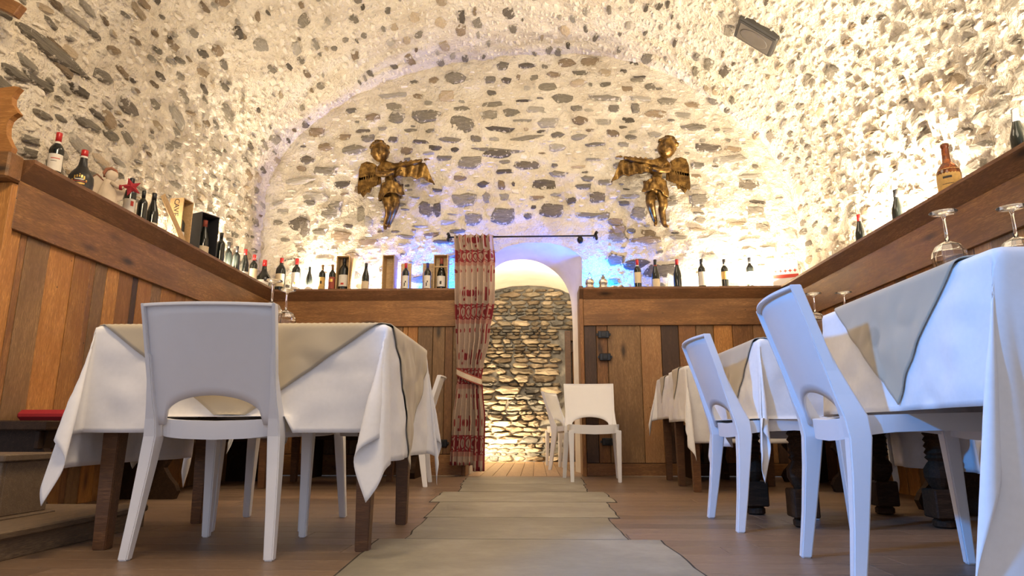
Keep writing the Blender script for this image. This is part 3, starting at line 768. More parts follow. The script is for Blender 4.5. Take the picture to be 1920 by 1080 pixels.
def make_chair(label, group=None):
    c = empty('chair', (0, 0, 0), 0, label, 'chair', group); m = M['white_pl']
    # backrest: curved shell with an arched opening at its foot
    bm = bmesh.new(); NS, NT_ = 32, 10; V = {}
    for i in range(NS + 1):
        s = -1 + 2 * i / NS; q = abs(s) / .80
        zb = .462 + .078 * math.sqrt(max(0, 1 - q * q)) if q < 1 else .44
        for j in range(NT_ + 1):
            z = zb + (.840 - zb) * j / NT_; V[i, j] = bm.verts.new((s * hw(z), back_y(z, s), z))
    for i in range(NS):
        for j in range(NT_): bm.faces.new((V[i, j], V[i + 1, j], V[i + 1, j + 1], V[i, j + 1]))
    b = kid('backrest', bm_mesh('backrest', bm, True), m, c); modsol(b, .011)
    n = 24
    top = [(-1 + 2 * i / n) for i in range(n + 1)]
    kid('rim', rbox([(s * (hw(.84) + .002), back_y(.84, s) - .006, .841) for s in top], (0, 0, .0055), (0, .013, 0), .002), m, c)
    for sx in (-1, 1):
        zs = [.50, .60, .70, .80, .846]
        kid('rim', rbox([(sx * (hw(z) + .001), back_y(z, 1) - .006, z) for z in zs], (.006, 0, 0), (0, .016, 0), .002), m, c)
        zs = [0, .15, .30, .40, .46, .52, .60, .68]
        ys = [.0, .022, .040, .050, .044, back_y(.52, 1) + .002, back_y(.60, 1) - .003, back_y(.68, 1) - .006]
        kid('leg', rbox([(sx * (.240 - .026 * min(1, z / .42)), y_, z) for z, y_ in zip(zs, ys)],
                        [(k, 0, 0) for k in (.016, .018, .021, .022, .019, .013, .009, .0068)],
                        [(0, k, 0) for k in (.017, .021, .026, .031, .034, .029, .021, .017)], .004), m, c)
        zs = [0, .2, .42]
        kid('leg', rbox([(sx * (.195 + .004 * z), .492 - .03 * z, z) for z in zs], [(.014, 0, 0), (.018, 0, 0), (.023, 0, 0)], [(0, .014, 0), (0, .018, 0), (0, .024, 0)], .004), m, c)
    # seat: dished top and rail all round
    def outl(k, n=48):
        a = 2 * PI * k / n; x = math.cos(a); y = math.sin(a); e = .34
        x = math.copysign(abs(x) ** e, x); y = math.copysign(abs(y) ** e, y)
        return x * .216, .270 + y * .238
    bm = bmesh.new(); n = 48; rings = []
    for f, dz in ((1, 0), (.93, .001), (.7, -.006), (.4, -.012), (.0, -.014)):
        if f == 0: rings.append([bm.verts.new((0, .27, .450 + dz))]); break
        R_ = []
        for k in range(n):
            x, y = outl(k, n); R_.append(bm.verts.new((x * f, .27 + (y - .27) * f, .452 + dz + .010 * (y - .03) / .45 * f + .010 * (x / .216) ** 2 * f)))
        rings.append(R_)
    lo = []
    for k in range(n):
        x, y = outl(k, n); u = 1 - (x / .216) ** 2; lo.append(bm.verts.new((x * .985, .27 + (y - .27) * .985, .402 - .014 * u + .018 * (1 - ((y - .27) / .238) ** 2) * (1 - u))))
    for k in range(n):
        k2 = (k + 1) % n
        bm.faces.new((lo[k], lo[k2], rings[0][k2], rings[0][k]))
        for r in range(3): bm.faces.new((rings[r][k], rings[r][k2], rings[r + 1][k2], rings[r + 1][k]))
        bm.faces.new((rings[3][k], rings[3][k2], rings[4][0]))
    s_ = kid('seat', bm_mesh('seat', bm, True), m, c); modsol(s_, .012, -1)
    me = s_.data; me.polygons.foreach_set('use_smooth', [abs(p.normal.z) > .5 for p in me.polygons])
    return c
ch0 = make_chair('white plastic chair seen from behind, nearest on the left, pushed under the left table')
ch0.location = (-1.122, 2.285, 0); ch0.rotation_euler[2] = .03
def place(mx, my, ang, label, group=None):
    c = dup(ch0, (mx, my, 0), ang, label, group); return c
place(-1.198, 3.405, PI + .02, 'white plastic chair on the far side of the left table, facing the camera')
place(-.86, 5.42, PI / 2 + .08, 'white plastic chair half hidden behind the left tablecloth, before the curtain')
place(.492, 6.17, PI, 'white plastic chair facing the room, standing against the panel right of the doorway')
place(.857, 3.21, -PI / 2, 'white plastic chair in the middle of the right-hand row, at the second table')
place(.885, 2.175, -PI / 2 - .10, 'white plastic chair nearest the camera on the right, bathed in blue light')
place(1.30, .93, -PI / 2, 'white plastic chair mostly cut off by the bottom right corner of the picture')
place(.23, 7.66, -PI / 2 - .35, 'small white chair in the back room, seen from the side through the doorway')
place(.66, 8.35, PI * .62, 'second white chair in the back room, mostly hidden behind the door jamb')

# ------------------------------------------------------------------ tables
def frus(p0, p1, w0, w1, name='leg', bev=.003):
    return rbox([p0, p1], [(w0, 0, 0), (w1, 0, 0)], [(0, w0, 0), (0, w1, 0)], bev, name)
def turned_leg(H):
    prof = [(.030, .0), (.036, .012), (.036, .04), (.024, .055)]
    me1 = lathe('leg', prof + [(.024, .06)], 16)
    return me1
def table(name, label, X0, X1, Y0, Y1, H, kind='square', inset=.07, group=None, rz=0, legs=None):
    cx, cy = (X0 + X1) / 2, (Y0 + Y1) / 2; a, b = (X1 - X0) / 2, (Y1 - Y0) / 2
    t = empty(name, (cx, cy, 0), rz, label, 'table', group)
    kid('table_top', box_me('top', (-a + .012, -b + .012, H - .045), (a - .012, b - .012, H - .008), .004), M['w_leg'], t)
    for s, y in ((-1, 0), (1, 0)):
        kid('apron', box_me('ap', (-a + inset, s * (b - inset) - .012, H - .14), (a - inset, s * (b - inset) + .012, H - .045)), M['w_leg'], t)
        kid('apron', box_me('ap', (s * (a - inset) - .012, -b + inset, H - .14), (s * (a - inset) + .012, b - inset, H - .045)), M['w_leg'], t)
    for sx in (-1, 1):
        for sy in (-1, 1):
            x, y = sx * (a - inset), sy * (b - inset)
            if legs: x, y = legs[(sx > 0) + 2 * (sy > 0)]; x -= cx; y -= cy
            if kind == 'square': kid('leg', frus((x, y, 0), (x, y, H - .05), .024, .036), M['w_leg'], t)
            else:
                bm = bmesh.new()
                prof = [(.035, 0), (.046, .008), (.046, .030), (.034, .042)]
                n = 16
                def ring(r, z): return [bm.verts.new((x + r * math.cos(2 * PI * k / n), y + r * math.sin(2 * PI * k / n), z)) for k in range(n)]
                def ad(P):
                    rs = [ring(*q) for q in P]
                    for i in range(len(rs) - 1):
                        for k in range(n): bm.faces.new((rs[i][k], rs[i][(k + 1) % n], rs[i + 1][(k + 1) % n], rs[i + 1][k]))
                    bm.faces.new(rs[0][::-1]); bm.faces.new(rs[-1])
                ad(prof); box_bm(bm, (x - .055, y - .055, .042), (x + .055, y + .055, .165), .006)
                P = [(.030, .165), (.042, .185), (.056, .215), (.056, .25), (.040, .275), (.032, .285), (.046, .30)]
                z = .31
                while z < H - .26: P += [(.036, z), (.046, z + .012)]; z += .028
                P += [(.036, z), (.050, z + .03), (.034, z + .055)]
                ad(P); box_bm(bm, (x - .05, y - .05, z + .05), (x + .05, y + .05, H - .05), .004)
                kid('leg', bm_mesh('leg', bm), M['w_bench'], t)
    return t
def curve_drop(d, r=.014):
    if d < r * PI / 2: return r * math.sin(d / r), r * (1 - math.cos(d / r))
    return r, r + d - r * PI / 2
def folder(cx, cy, a, b, H, hang, ph=0, amp=.016, flare=.10, cone=(.5, .5, .5, .5), seats=(), rz=0, k=9, tw=0., lean=(0, 0, 0, 0)):
    """maps flat cloth coordinates to the draped shape. hang=(x-,x+,y-,y+)"""
    def f(u, v, off=0.0):
        du, dv = max(abs(u) - a, 0), max(abs(v) - b, 0); sx = 1 if u > 0 else -1; sy = 1 if v > 0 else -1
        z0 = H + off
        if du == 0 and dv == 0: p = Vector((u, v, z0))
        elif dv == 0 or du == 0:
            d = du or dv; o, dn = curve_drop(d); s = v if du else u; lim = b if du else a
            wv = amp * math.sin(k * s + ph + (2.1 if du else 0) + (1.3 if (sx if du else sy) > 0 else 0)) * (d / .4) ** 1.2 * (1 - (abs(s) / lim) ** 4)
            wv += .35 * amp * math.sin(2.3 * k * s + ph * 2) * (d / .4) * (1 - (abs(s) / lim) ** 6)
            nz_ = .020 * noise.noise(Vector((u * 5 + ph, v * 5, 2.7))) + .010 * noise.noise(Vector((u * 11, v * 11 + ph, 1.2)))
            o2 = o + flare * (d ** 1.1) + wv + off + abs(nz_) * min(1, d / .12) * (1 - (abs(s) / lim) ** 8)
            p = Vector((sx * (a + o2), v, z0 - dn - .0)) if du else Vector((u, sy * (b + o2), z0 - dn))
        else:
            r = math.hypot(du, dv); th = math.atan2(dv, du); ci = (0 if sx < 0 else 1) + (0 if sy < 0 else 2)
            o, dn = curve_drop(r); s2 = math.sin(2 * th)
            tilt = flare + cone[ci] * (s2 ** 2) * (.6 + .4 * min(1, r / .3)) + .10 * math.sin(6 * th + tw) * s2 * min(1, r / .3)
            az = th + lean[ci] * s2 + .34 * math.sin(4 * th) * (1 if ci in (0, 3) else .8) + .26 * math.sin(8 * th + tw) * s2 * min(1, r / .3) + tw * .25 * s2
            rr = dn / math.sqrt(1 + tilt * tilt)
            rad = o + tilt * rr + off
            p = Vector((sx * (a + rad * math.cos(az)), sy * (b + rad * math.sin(az)), z0 - rr))
        for (x0, x1, y0, y1, zz) in seats:   # cloth lies on the seats pushed under it
            P = Vector((cx + p.x, cy + p.y, p.z))
            if x0 < P.x < x1 and y0 < P.y < y1 and P.z < zz + off:
                ex = zz + off - P.z; p.z = zz + off + .002; p.y += (-.55 if sy < 0 else .55) * ex if dv else 0; p.x += (-.55 if sx < 0 else .55) * ex if (du and not dv) else 0
        if p.z < .012 + off: p.z = .012 + off
        return p
    return f
def cloth_obj(name, f, cx, cy, uvs, nu, nv, mat, off, rz=0, rot=None):
    """uvs(i,j) in 0..1 -> flat cloth coordinates"""
    vs = []; fs = []; uv = []
    for i in range(nu + 1):
        for j in range(nv + 1):
            u, v = uvs(i / nu, j / nv); vs.append(f(u, v, off)); uv.append((u, v))
    for i in range(nu):
        for j in range(nv):
            k = i * (nv + 1) + j; fs.append((k, k + nv + 1, k + nv + 2, k + 1))
    me = mesh(name, vs, fs, True); ul = me.uv_layers.new(name='UVMap')
    for l in me.loops: ul.data[l.index].uv = uv[l.vertex_index]
    me.materials.append(mat)
    o = bpy.data.objects.new(name, me); COL.objects.link(o); o.location = (cx, cy, 0); o.rotation_euler = (0, 0, rz)
    modsol(o, .0022, 1 if off else -1); return o
def dress(X0, X1, Y0, Y1, H, hang, lab_cloth, lab_over, D=None, rz=0, ox=0, oy=0, dens=64, **kw):
    cx, cy = (X0 + X1) / 2, (Y0 + Y1) / 2; a, b = (X1 - X0) / 2, (Y1 - Y0) / 2
    f = folder(cx, cy, a, b, H, hang, **kw)
    x0, x1, y0, y1 = -a - hang[0], a + hang[1], -b - hang[2], b + hang[3]
    c = cloth_obj('tablecloth', f, cx, cy, lambda s, t: (x0 + (x1 - x0) * s, y0 + (y1 - y0) * t), dens, dens, M['cloth'], 0, rz)
    tag(c, lab_cloth, 'tablecloth')
    if D:
        Dx, Dy = D
        o = cloth_obj('table_overlay', f, cx, cy, lambda s, t: (ox + Dx * (s - t), oy + Dy * (s + t - 1)), dens, dens, M['overlay'], .005, rz)
        tag(o, lab_over, 'table runner')
    return f
# left table
table('dining_table', 'square-legged wooden table under the white cloth on the left', -1.64, -.55, 2.41, 3.24, .802)
dress(-1.64, -.55, 2.41, 3.24, .804, (.52, .50, .40, .42), 'white tablecloth with pointed corners hanging from the left table',
      'beige damask overlay laid diagonally on the left table, a glass on it', D=(1.10, .80), ph=.6, amp=.018, flare=.02, cone=(.34, .32, .2, .2), lean=(.75, .85, -.3, -.3), tw=.5,
      seats=((-1.36, -.88, 2.30, 2.9, .468), (-1.42, -.96, 2.9, 3.42, .468)), k=8, dens=96)
# second left table, behind
table('dining_table', 'wooden table far back on the left, hidden behind the front left table', -2.1, -1.15, 4.95, 5.75, .80)
dress(-2.1, -1.15, 4.95, 5.75, .80, (.42, .40, .40, .40), 'white tablecloth of the far left table, only its corner tips show below', None, ph=1.4, cone=(.3, .3, .3, .3))
# right-hand row
table('dining_table', 'nearest right-hand table, hidden under its long blue-lit cloth', 1.05, 1.95, 1.49, 2.40, .825, legs=[(1.62, 1.60), (1.86, 1.60), (1.62, 2.33), (1.86, 2.33)])
dress(1.05, 1.95, 1.49, 2.40, .828, (.362, .5, .70, .40), 'white tablecloth of the nearest right table, corner falling almost to the floor', 'beige damask overlay on the nearest right table, its tip hanging over the chair seat',
      D=(.80, .80), ph=2.4, amp=.014, flare=.03, cone=(.22, .2, .10, .2), lean=(-.75, 0, .9, 0), k=10, seats=((.98, 1.40, 1.98, 2.5, .468),), dens=110, tw=.8)
table('dining_table', 'middle right-hand table on dark turned legs', 1.02, 1.88, 3.03, 3.72, .825, kind='turned', inset=.10, legs=[(1.19, 3.14), (1.80, 3.14), (1.125, 3.60), (1.79, 3.63)])
dress(1.02, 1.88, 3.03, 3.72, .828, (.50, .60, .40, .46), 'white tablecloth of the middle right table, hanging behind the chair', 'beige damask overlay on the middle right table, pointed tip hanging on the aisle side',
      D=(.76, .76), ph=.4, amp=.02, flare=.035, cone=(.18, .1, .16, .1), lean=(.4, 0, .3, 0), k=9, seats=((.88, 1.38, 3.0, 3.43, .468),), dens=90)
table('dining_table', 'square-legged wooden table fourth from the camera in the right-hand row', 1.10, 1.84, 5.44, 6.02, .86, inset=.05)
dress(1.10, 1.84, 5.44, 6.02, .865, (.36, .3, .02, .36), 'short white tablecloth of the farthest right table by the panelling', 'grey overlay tip on the farthest right table',
      D=(.60, .30), ph=1.2, amp=.010, flare=.03, cone=(.1, .1, .25, .1), lean=(0, 0, -.3, 0), k=11)
table('dining_table', 'square-legged wooden table third from the camera in the right-hand row', 1.08, 1.84, 4.80, 5.38, .87, inset=.04)
dress(1.08, 1.84, 4.80, 5.38, .875, (.40, .3, .55, .02), 'white tablecloth of the third right table, long near corner in front', 'grey overlay tip on the third right table',
      D=(.62, .32), ph=.2, amp=.010, flare=.03, cone=(.28, .1, .1, .1), lean=(.6, 0, 0, 0), k=11)

# ------------------------------------------------------------------ benches along the panelling
def bench(label, O, L, D_, rz, H=.465, sup=None, group=None):
    b = empty('bench', O, rz, label, 'bench', group)
    kid('seat_board', box_me('s', (0, 0, H - .045), (L, D_, H), .006), M['w_bench'], b)
    kid('front_rail', box_me('s', (.03, .05, H - .13), (L - .03, .075, H - .045), .004), M['w_bench'], b)
    prof = [(.02, 0), (D_ - .01, 0), (D_ - .01, H - .045), (.03, H - .045), (.05, .34), (.02, .30), (.07, .24), (.10, .19), (.06, .13), (.02, .09), (.0, .05)]
    for x in (sup or [.08, L / 2, L - .12]):
        bm = bmesh.new(); prism(bm, prof, x, x + .045, 'x'); kid('bench_support', bm_mesh('sup', bm), M['w_bench'], b)
    return b
bench('dark wooden bench along the left wall with a red cushion', (-2.24, 3.02, 0), 3.0, .40, PI / 2, sup=[.06, 1.2, 2.7])
bench('dark wooden bench under the shelf of the back left panelling', (-2.15, 6.02, 0), 1.15, .40, 0)
bench('dark wooden bench with carved supports along the right wall', (2.06, 6.0, 0), 3.3, .38, -PI / 2, sup=[.15, 1.1, 2.15, 2.4])
bench('dark wooden bench against the back right panelling behind the far table', (1.30, 6.04, 0), .68, .37, 0)
bm = bmesh.new(); box_bm(bm, (-.17, -.24, 0), (.17, .24, .055), .02)
tag(link('cushion', bm_mesh('c', bm, False), M['red_cloth'], None, Matrix.Translation((-2.44, 3.52, .467))), 'flat red seat cushion lying on the left bench', 'cushion')
# plank crate on the platform
cr = empty('crate', (-2.16, 2.62, .104), 0, 'light wooden plank box standing on the low platform at the left edge', 'box')
kid('front_board', box_me('c', (-.19, -.13, .0), (.165, -.112, .20), .003), M['w_step'], cr)
kid('side_board', box_me('c', (.147, -.112, 0), (.165, .13, .20), .003), M['w_step'], cr)
kid('side_board', box_me('c', (-.19, -.112, 0), (-.172, .13, .20), .003), M['w_step'], cr)
kid('back_board', box_me('c', (-.172, .112, 0), (.147, .13, .20), .003), M['w_step'], cr)
kid('lid', box_me('c', (-.21, -.15, .2), (.185, .15, .228), .005), M['w_step'], cr)
kid('base_strip', box_me('c', (-.20, -.155, -.013), (.20, .14, .0), .003), M['w_step'], cr)

# ------------------------------------------------------------------ glasses turned upside down
gl_bowl = lathe('bowl', [(.030, .001), (.040, .04), (.046, .078), (.045, .092), (.034, .112), (.016, .122), (.005, .127), (.0, .1275), (.0, .125), (.015, .119), (.032, .109), (.0425, .091), (.0435, .078), (.0375, .04), (.028, .001)], 10, False)
gl_stem = lathe('stem', [(.0, .1272), (.006, .129), (.0042, .142), (.0040, .194), (.007, .2045), (.0, .2046)], 12)
gl_foot = lathe('foot', [(.0, .2048), (.008, .205), (.020, .2115), (.037, .2135), (.0375, .216), (.0, .2165)], 24)
g0 = empty('wine_glass', (0, 0, 0), 0, 'upside-down wine glass with a faceted bowl on the left table, farther right', 'glass', 'upside-down wine glasses')
kid('bowl', gl_bowl, M['glass'], g0); kid('stem', gl_stem, M['glass'], g0); kid('foot', gl_foot, M['glass'], g0)
g0.location = (-1.085, 2.80, .805)
for x, y, z, s, l in ((-1.072, 2.61, .805, 1, 'upside-down wine glass rising right behind the top of the near left chair'),
                      (1.215, 1.92, .838, 1, 'large upside-down wine glass on the nearest right table, before the wood ledge'), (1.385, 1.88, .838, 1, 'upside-down wine glass cut off by the right edge of the picture'),
                      (1.45, 3.10, .838, 1, 'upside-down wine glass on the middle right table, right of its neighbour'), (1.318, 3.12, .838, 1, 'upside-down wine glass on the middle right table, half hidden by the near chair back'),
                      (1.20, 4.98, .884, .8, 'small upside-down wine glass on the third right table')):
    g = dup(g0, (x, y, z), 0, l); g.scale = (s, s, s)

# ------------------------------------------------------------------ curtain on its iron rod
YR = 6.60
rod = empty('curtain_rod', (-.13, YR, 2.388), 0, 'thin black iron curtain rod above the arched doorway', 'rod')
kid('rod', tube('rod', [(-.77, 0, 0), (.77, 0, 0)], .009), M['black_metal'], rod)
for s in (-1, 1):
    kid('finial', lathe('finial', [(0, -.05), (.012, -.04), (.016, -.02), (.008, 0), (.008, .02), (.02, .03), (.012, .045), (0, .055)], 12), M['black_metal'], rod, (s * .77, 0, 0))
    kid('bracket', tube('br', [(s * .755, .14, .02), (s * .755, .0, .02), (s * .755, .0, -.012)], .008, 8), M['black_metal'], rod)
kid('knob', lathe('knob', [(0, -.085), (.016, -.08), (.03, -.06), (.032, -.035), (.018, -.012), (.010, -.004), (0, 0)], 16), M['black_metal'], rod, (.60, -.01, 0))
def curtain_mat():
    t = NT('red_toile_curtain'); tc = t.n('TexCoord'); sp = t.n('SeparateXYZ'); t.l(tc.outputs['UV'], sp.inputs[0])
    u, v = sp.outputs[0], sp.outputs[1]   # metres on the flat cloth
    def frac(x, p, o=0): return t.math('FRACT', t.math('DIVIDE', t.math('ADD', x, o), p))
    def band(x, a, b): return t.math('MULTIPLY', t.math('GREATER_THAN', x, a), t.math('LESS_THAN', x, b))
    def disc(fu, fv, cu, cv, r, au, av):
        x = t.math('MULTIPLY', t.math('SUBTRACT', fu, cu), au); y = t.math('MULTIPLY', t.math('SUBTRACT', fv, cv), av)
        d = t.math('SQRT', t.math('ADD', t.math('MULTIPLY', x, x), t.math('MULTIPLY', y, y))); return t.math('LESS_THAN', d, r)
    fv = frac(v, .62, .02); fu = frac(u, .19); fu2 = frac(u, .095)
    def OR(a, b): return t.math('MAXIMUM', a, b)
    def NOT(a): return t.math('SUBTRACT', 1.0, a)
    def AND(a, b): return t.math('MULTIPLY', a, b)
    red = AND(band(fv, .40, .64), NOT(disc(fu, fv, .5, .52, .072, .19, .62)))
    ring = AND(disc(fu, fv, .5, .52, .060, .19, .62), NOT(disc(fu, fv, .5, .52, .050, .19, .62)))
    motif = disc(fu, fv, .5, .52, .022, .19, .45)
    red = OR(OR(red, ring), motif)
    drops = disc(fu2, fv, .5, .82, .017, .095, .30); red = OR(red, drops)
    ln = AND(band(fv, .02, .33), band(fu, .46, .53)); red = OR(red, ln)
    sq = AND(AND(band(fv, .70, .93), band(frac(u, .38), .70, .95)), NOT(AND(band(fv, .74, .89), band(frac(u, .38), .75, .90)))); red = OR(red, sq)
    dd = disc(frac(u, .19, .09), fv, .5, .22, .022, .19, .62); red = OR(red, dd)
    edge = OR(t.math('GREATER_THAN', u, 1.26), band(u, 1.05, 1.12)); lo = AND(edge, t.math('LESS_THAN', v, .84)); red = OR(red, lo)
    pink = AND(band(fv, .33, .40), t.math('GREATER_THAN', fu, .0)); nz = t.noise(tc.outputs['UV'], 60, 3)
    c = t.mix(nz, (.46, .34, .265), (.36, .265, .205)); c = t.mix(t.math('MULTIPLY', pink, .55), c, (.36, .10, .08)); c = t.mix(red, c, (.22, .018, .024))
    t.base(c); t.p(Roughness=.9); t.bump(nz, .2, .002); return t.m
M['curtain'] = curtain_mat()
def curt_edges(z):
    K = [(.10, -.80, -.475), (.5, -.79, -.47), (.80, -.76, -.50), (.90, -.745, -.515), (1.0, -.755, -.50), (1.3, -.765, -.445), (1.7, -.775, -.395), (2.1, -.80, -.40), (2.40, -.825, -.425)]
    for i in range(len(K) - 1):
        if K[i][0] <= z <= K[i + 1][0]:
            t = (z - K[i][0]) / (K[i + 1][0] - K[i][0]); t = t * t * (3 - 2 * t)
            return K[i][1] * (1 - t) + K[i + 1][1] * t, K[i][2] * (1 - t) + K[i + 1][2] * t
    return K[-1][1:] if z > 2 else K[0][1:]
vs = []; fs = []; uv = []; NU, NV = 200, 70; CW = 1.35
for j in range(NV + 1):
    z = .105 + (2.405 - .105) * j / NV; x0, x1 = curt_edges(z); pinch = math.exp(-((z - .90) / .16) ** 2)
    for i in range(NU + 1):
        s = i / NU; ph = 2 * PI * 6.5 * s + .35 * math.sin(z * 2.2 + s * 5)
        amp = (.046 - .020 * pinch) * (1 + .3 * math.sin(9 * s + 2))
        xx = x0 + (x1 - x0) * s + .012 * math.sin(2 * ph) * (1 - .4 * pinch)
        yy = math.sin(ph) * amp - .012 * math.sin(3 * ph + z) * .4
        zz = z - (.055 * (s > .68) * (z < .4) * (.4 - z) / .3 if z < .4 else 0)
        vs.append((xx + .62, yy, zz)); uv.append((s * CW, z))
for j in range(NV):
    for i in range(NU): k = j * (NU + 1) + i; fs.append((k, k + 1, k + NU + 2, k + NU + 1))
me = mesh('curtain_cloth', vs, fs, True); ul = me.uv_layers.new(name='UVMap')
for l in me.loops: ul.data[l.index].uv = uv[l.vertex_index]
cu = empty('curtain', (-.62, 6.29, 0), 0, 'red and cream patterned curtain gathered at the left of the doorway', 'curtain')
# the head hangs on the rod, the body falls in front of the panelling
for v in me.vertices:
    v.co.y += .0 + .285 * max(0, min(1, (v.co.z - 1.75) / .5))
o = kid('curtain_cloth', me, M['curtain'], cu); modsol(o, .002)
for i in range(9): kid('ring', tube('ring', [(-.19 + .048 * i, .31 + .013 * math.cos(a), 2.388 + .013 * math.sin(a)) for a in [2 * PI * k / 12 for k in range(13)]], .0025, 6), M['black_metal'], cu)
# tieback band
pts = []; NB = 28
for k in range(NB + 1):
    a = 2 * PI * k / NB; pts.append((-.010 + .118 * math.cos(a), .060 * math.sin(a), .918 - .42 * (.118 * math.cos(a)) + .010 * math.sin(a)))
me = rbox(pts, [(.004 * math.cos(2 * PI * k / NB), .004 * math.sin(2 * PI * k / NB), 0) for k in range(NB + 1)], (0, 0, .036), 0)
kid('tieback', me, M['lab_red'], cu)
me = rbox(pts, [(.0055 * math.cos(2 * PI * k / NB), .0055 * math.sin(2 * PI * k / NB), 0) for k in range(NB + 1)], (0, 0, .024), 0)
kid('tieback_stripe', me, M['linen'], cu)
# flood lamp on the vault
def on_vault(px, py):
    d = ray_dir(px, py); t = 2.0; o = Vector((0, 0, .42))
    while t < 9:
        p = o + d * t
        for i in range(1, len(_c)):
            a, b = _c[i - 1], _c[i]
            if min(a.x, b.x) <= p.x <= max(a.x, b.x) and a.y > 2.0 and b.y > 2.0:
                zz = a.y + (b.y - a.y) * ((p.x - a.x) / (b.x - a.x) if abs(b.x - a.x) > 1e-6 else 0)
                if p.z >= zz: return p, (_len[i - 1] + _len[i]) / 2
        t += .003
    return None
P, s_l = on_vault(1421, 64); _, Nn = vault_pt(s_l, P.y)
T = YV.cross(Nn).normalized(); aX = (T * math.cos(.10) + YV * math.sin(.10)).normalized(); aY = Nn.cross(aX)
lm = empty('flood_lamp', P, 0, 'grey rectangular flood lamp fixed on the vault at the upper right', 'lamp')
mw = axes(aX, aY, Nn, P + Nn * -.005)
link('housing', box_me('h', (-.20, -.13, -.04), (.20, .13, .055), .012), M['lamp_grey'], lm, mw)
link('front_frame', box_me('h', (-.185, -.115, .055), (.185, .115, .064), .003), M['lamp_grey'], lm, mw)
link('lamp_glass', box_me('h', (-.165, -.098, .064), (.165, .098, .068), .002), M['lamp_glass'], lm, mw)
me = lathe('reflector', [(0, .068), (.10, .068), (.105, .071), (.098, .073), (.06, .069), (0, .0685)], 28); me.transform(Matrix.Scale(1.35, 4, (1, 0, 0)) @ Matrix.Scale(.78, 4, (0, 1, 0)))
link('reflector', me, M['lamp_glass'], lm, mw)
# wooden bracket end at the top left corner of the picture
P = on_vault(18, 12)
if P:
    P = P[0]; d = (P - Vector((0, 0, .42))).normalized(); q = P - d * .25
    bb = empty('ceiling_bracket', q, 0, 'end of a brown wooden board poking into the top left corner', 'board')
    link('board', box_me('b', (-.34, -.03, -.05), (.10, .03, .05), .006), M['w_orange'], bb, Matrix.Translation(q) @ Matrix.Rotation(.5, 4, 'Y') @ Matrix.Scale(.75, 4)); bb.children[0].data.materials[0] = M['w_brown']

# a few large stones of the left vault, read off the photograph
for px, py, w_, h_, a, k in ((95, 92, .66, .10, .0, 's_grey'), (207, 203, .20, .13, .2, 's_brown'), (165, 215, .28, .065, -.1, 's_grey'), (150, 165, .16, .06, 0, 's_dark'), (145, 30, .26, .06, 0, 's_light'),
        (105, 78, .20, .05, .1, 's_brown'), (75, 112, .26, .06, 0, 's_grey'), (240, 240, .16, .07, .4, 's_grey'), (320, 88, .13, .07, 0, 's_brown'), (440, 62, .16, .07, .2, 's_dark'), (405, 95, .14, .08, 0, 's_brown'), (25, 110, .22, .06, 0, 's_grey')):
    r_ = on_vault(px, py)
    if r_ is None: continue
    P, Nn = vault_pt(r_[1], r_[0].y, .012); T = YV.cross(Nn).normalized(); X = YV * math.cos(a) + T * math.sin(a)
    put_stone(ceiling if SL < r_[1] < SR else wall_left, P, X, Nn.cross(X), Nn, w_, h_, .022, k)
# ------------------------------------------------------------------ bottles
def resamp(prof, n=4):
    P = catmull([Vector(p) for p in prof], n); return [(max(0, p.x), p.y) for p in P]
PROF = {   # radius, height, metres; neck top at the end
 'bordeaux': [(.0, 0), (.034, 0), (.037, .004), (.0375, .02), (.0375, .19), (.036, .205), (.026, .225), (.016, .236), (.0145, .25), (.0142, .296), (.0150, .297), (.0150, .303), (.0, .303)],
 'burgundy': [(.0, 0), (.037, 0), (.040, .004), (.041, .02), (.041, .130), (.039, .155), (.030, .190), (.020, .225), (.0155, .25), (.0145, .296), (.0152, .297), (.0152, .303), (.0, .303)],
 'squat': [(.0, 0), (.050, 0), (.060, .004), (.066, .04), (.070, .08), (.068, .12), (.055, .15), (.036, .175), (.025, .20), (.020, .24), (.018, .292), (.0185, .293), (.0185, .30), (.0, .30)],
 'magnum': [(.0, 0), (.046, 0), (.049, .005), (.050, .02), (.050, .20), (.047, .225), (.034, .25), (.020, .268), (.017, .285), (.0165, .33), (.0175, .331), (.0175, .338), (.0, .338)],
 'slim': [(.0, 0), (.031, 0), (.034, .004), (.034, .02), (.0335, .165), (.032, .185), (.018, .205), (.0125, .215), (.012, .25), (.012, .262), (.013, .263), (.013, .27), (.0, .27)],
 'demijohn': [(.0, 0), (.060, 0), (.068, .006), (.072, .03), (.073, .18), (.070, .22), (.052, .26), (.030, .285), (.024, .31), (.022, .39), (.026, .395), (.026, .415), (.020, .42), (.0, .42)],
}
def interp(prof, z):
    for i in range(1, len(prof)):
        if prof[i - 1][1] <= z <= prof[i][1] and prof[i][1] > prof[i - 1][1]:
            t = (z - prof[i - 1][1]) / (prof[i][1] - prof[i - 1][1]); return prof[i - 1][0] * (1 - t) + prof[i][0] * t
    return prof[-2][0]
def shell(name, prof, z0, z1, a0, a1, off, n=16, m=4):
    """patch of a bottle's skin between two heights and two angles (label)"""
    vs = []; fs = []
    for j in range(m + 1):
        z = z0 + (z1 - z0) * j / m; r = interp(prof, z) + off
        for i in range(n + 1): a = a0 + (a1 - a0) * i / n; vs.append((r * math.cos(a), r * math.sin(a), z))
    for j in range(m):
        for i in range(n): k = j * (n + 1) + i; fs.append((k, k + 1, k + n + 2, k + n + 1))
    return mesh(name, vs, fs, True)
_bm = {}
def body_me(kind, mat, n=24):
    if (kind, mat) not in _bm:
        me = lathe('glass_body', PROF[kind], n); me.materials.append(M[mat]); _bm[kind, mat] = me
    return _bm[kind, mat]
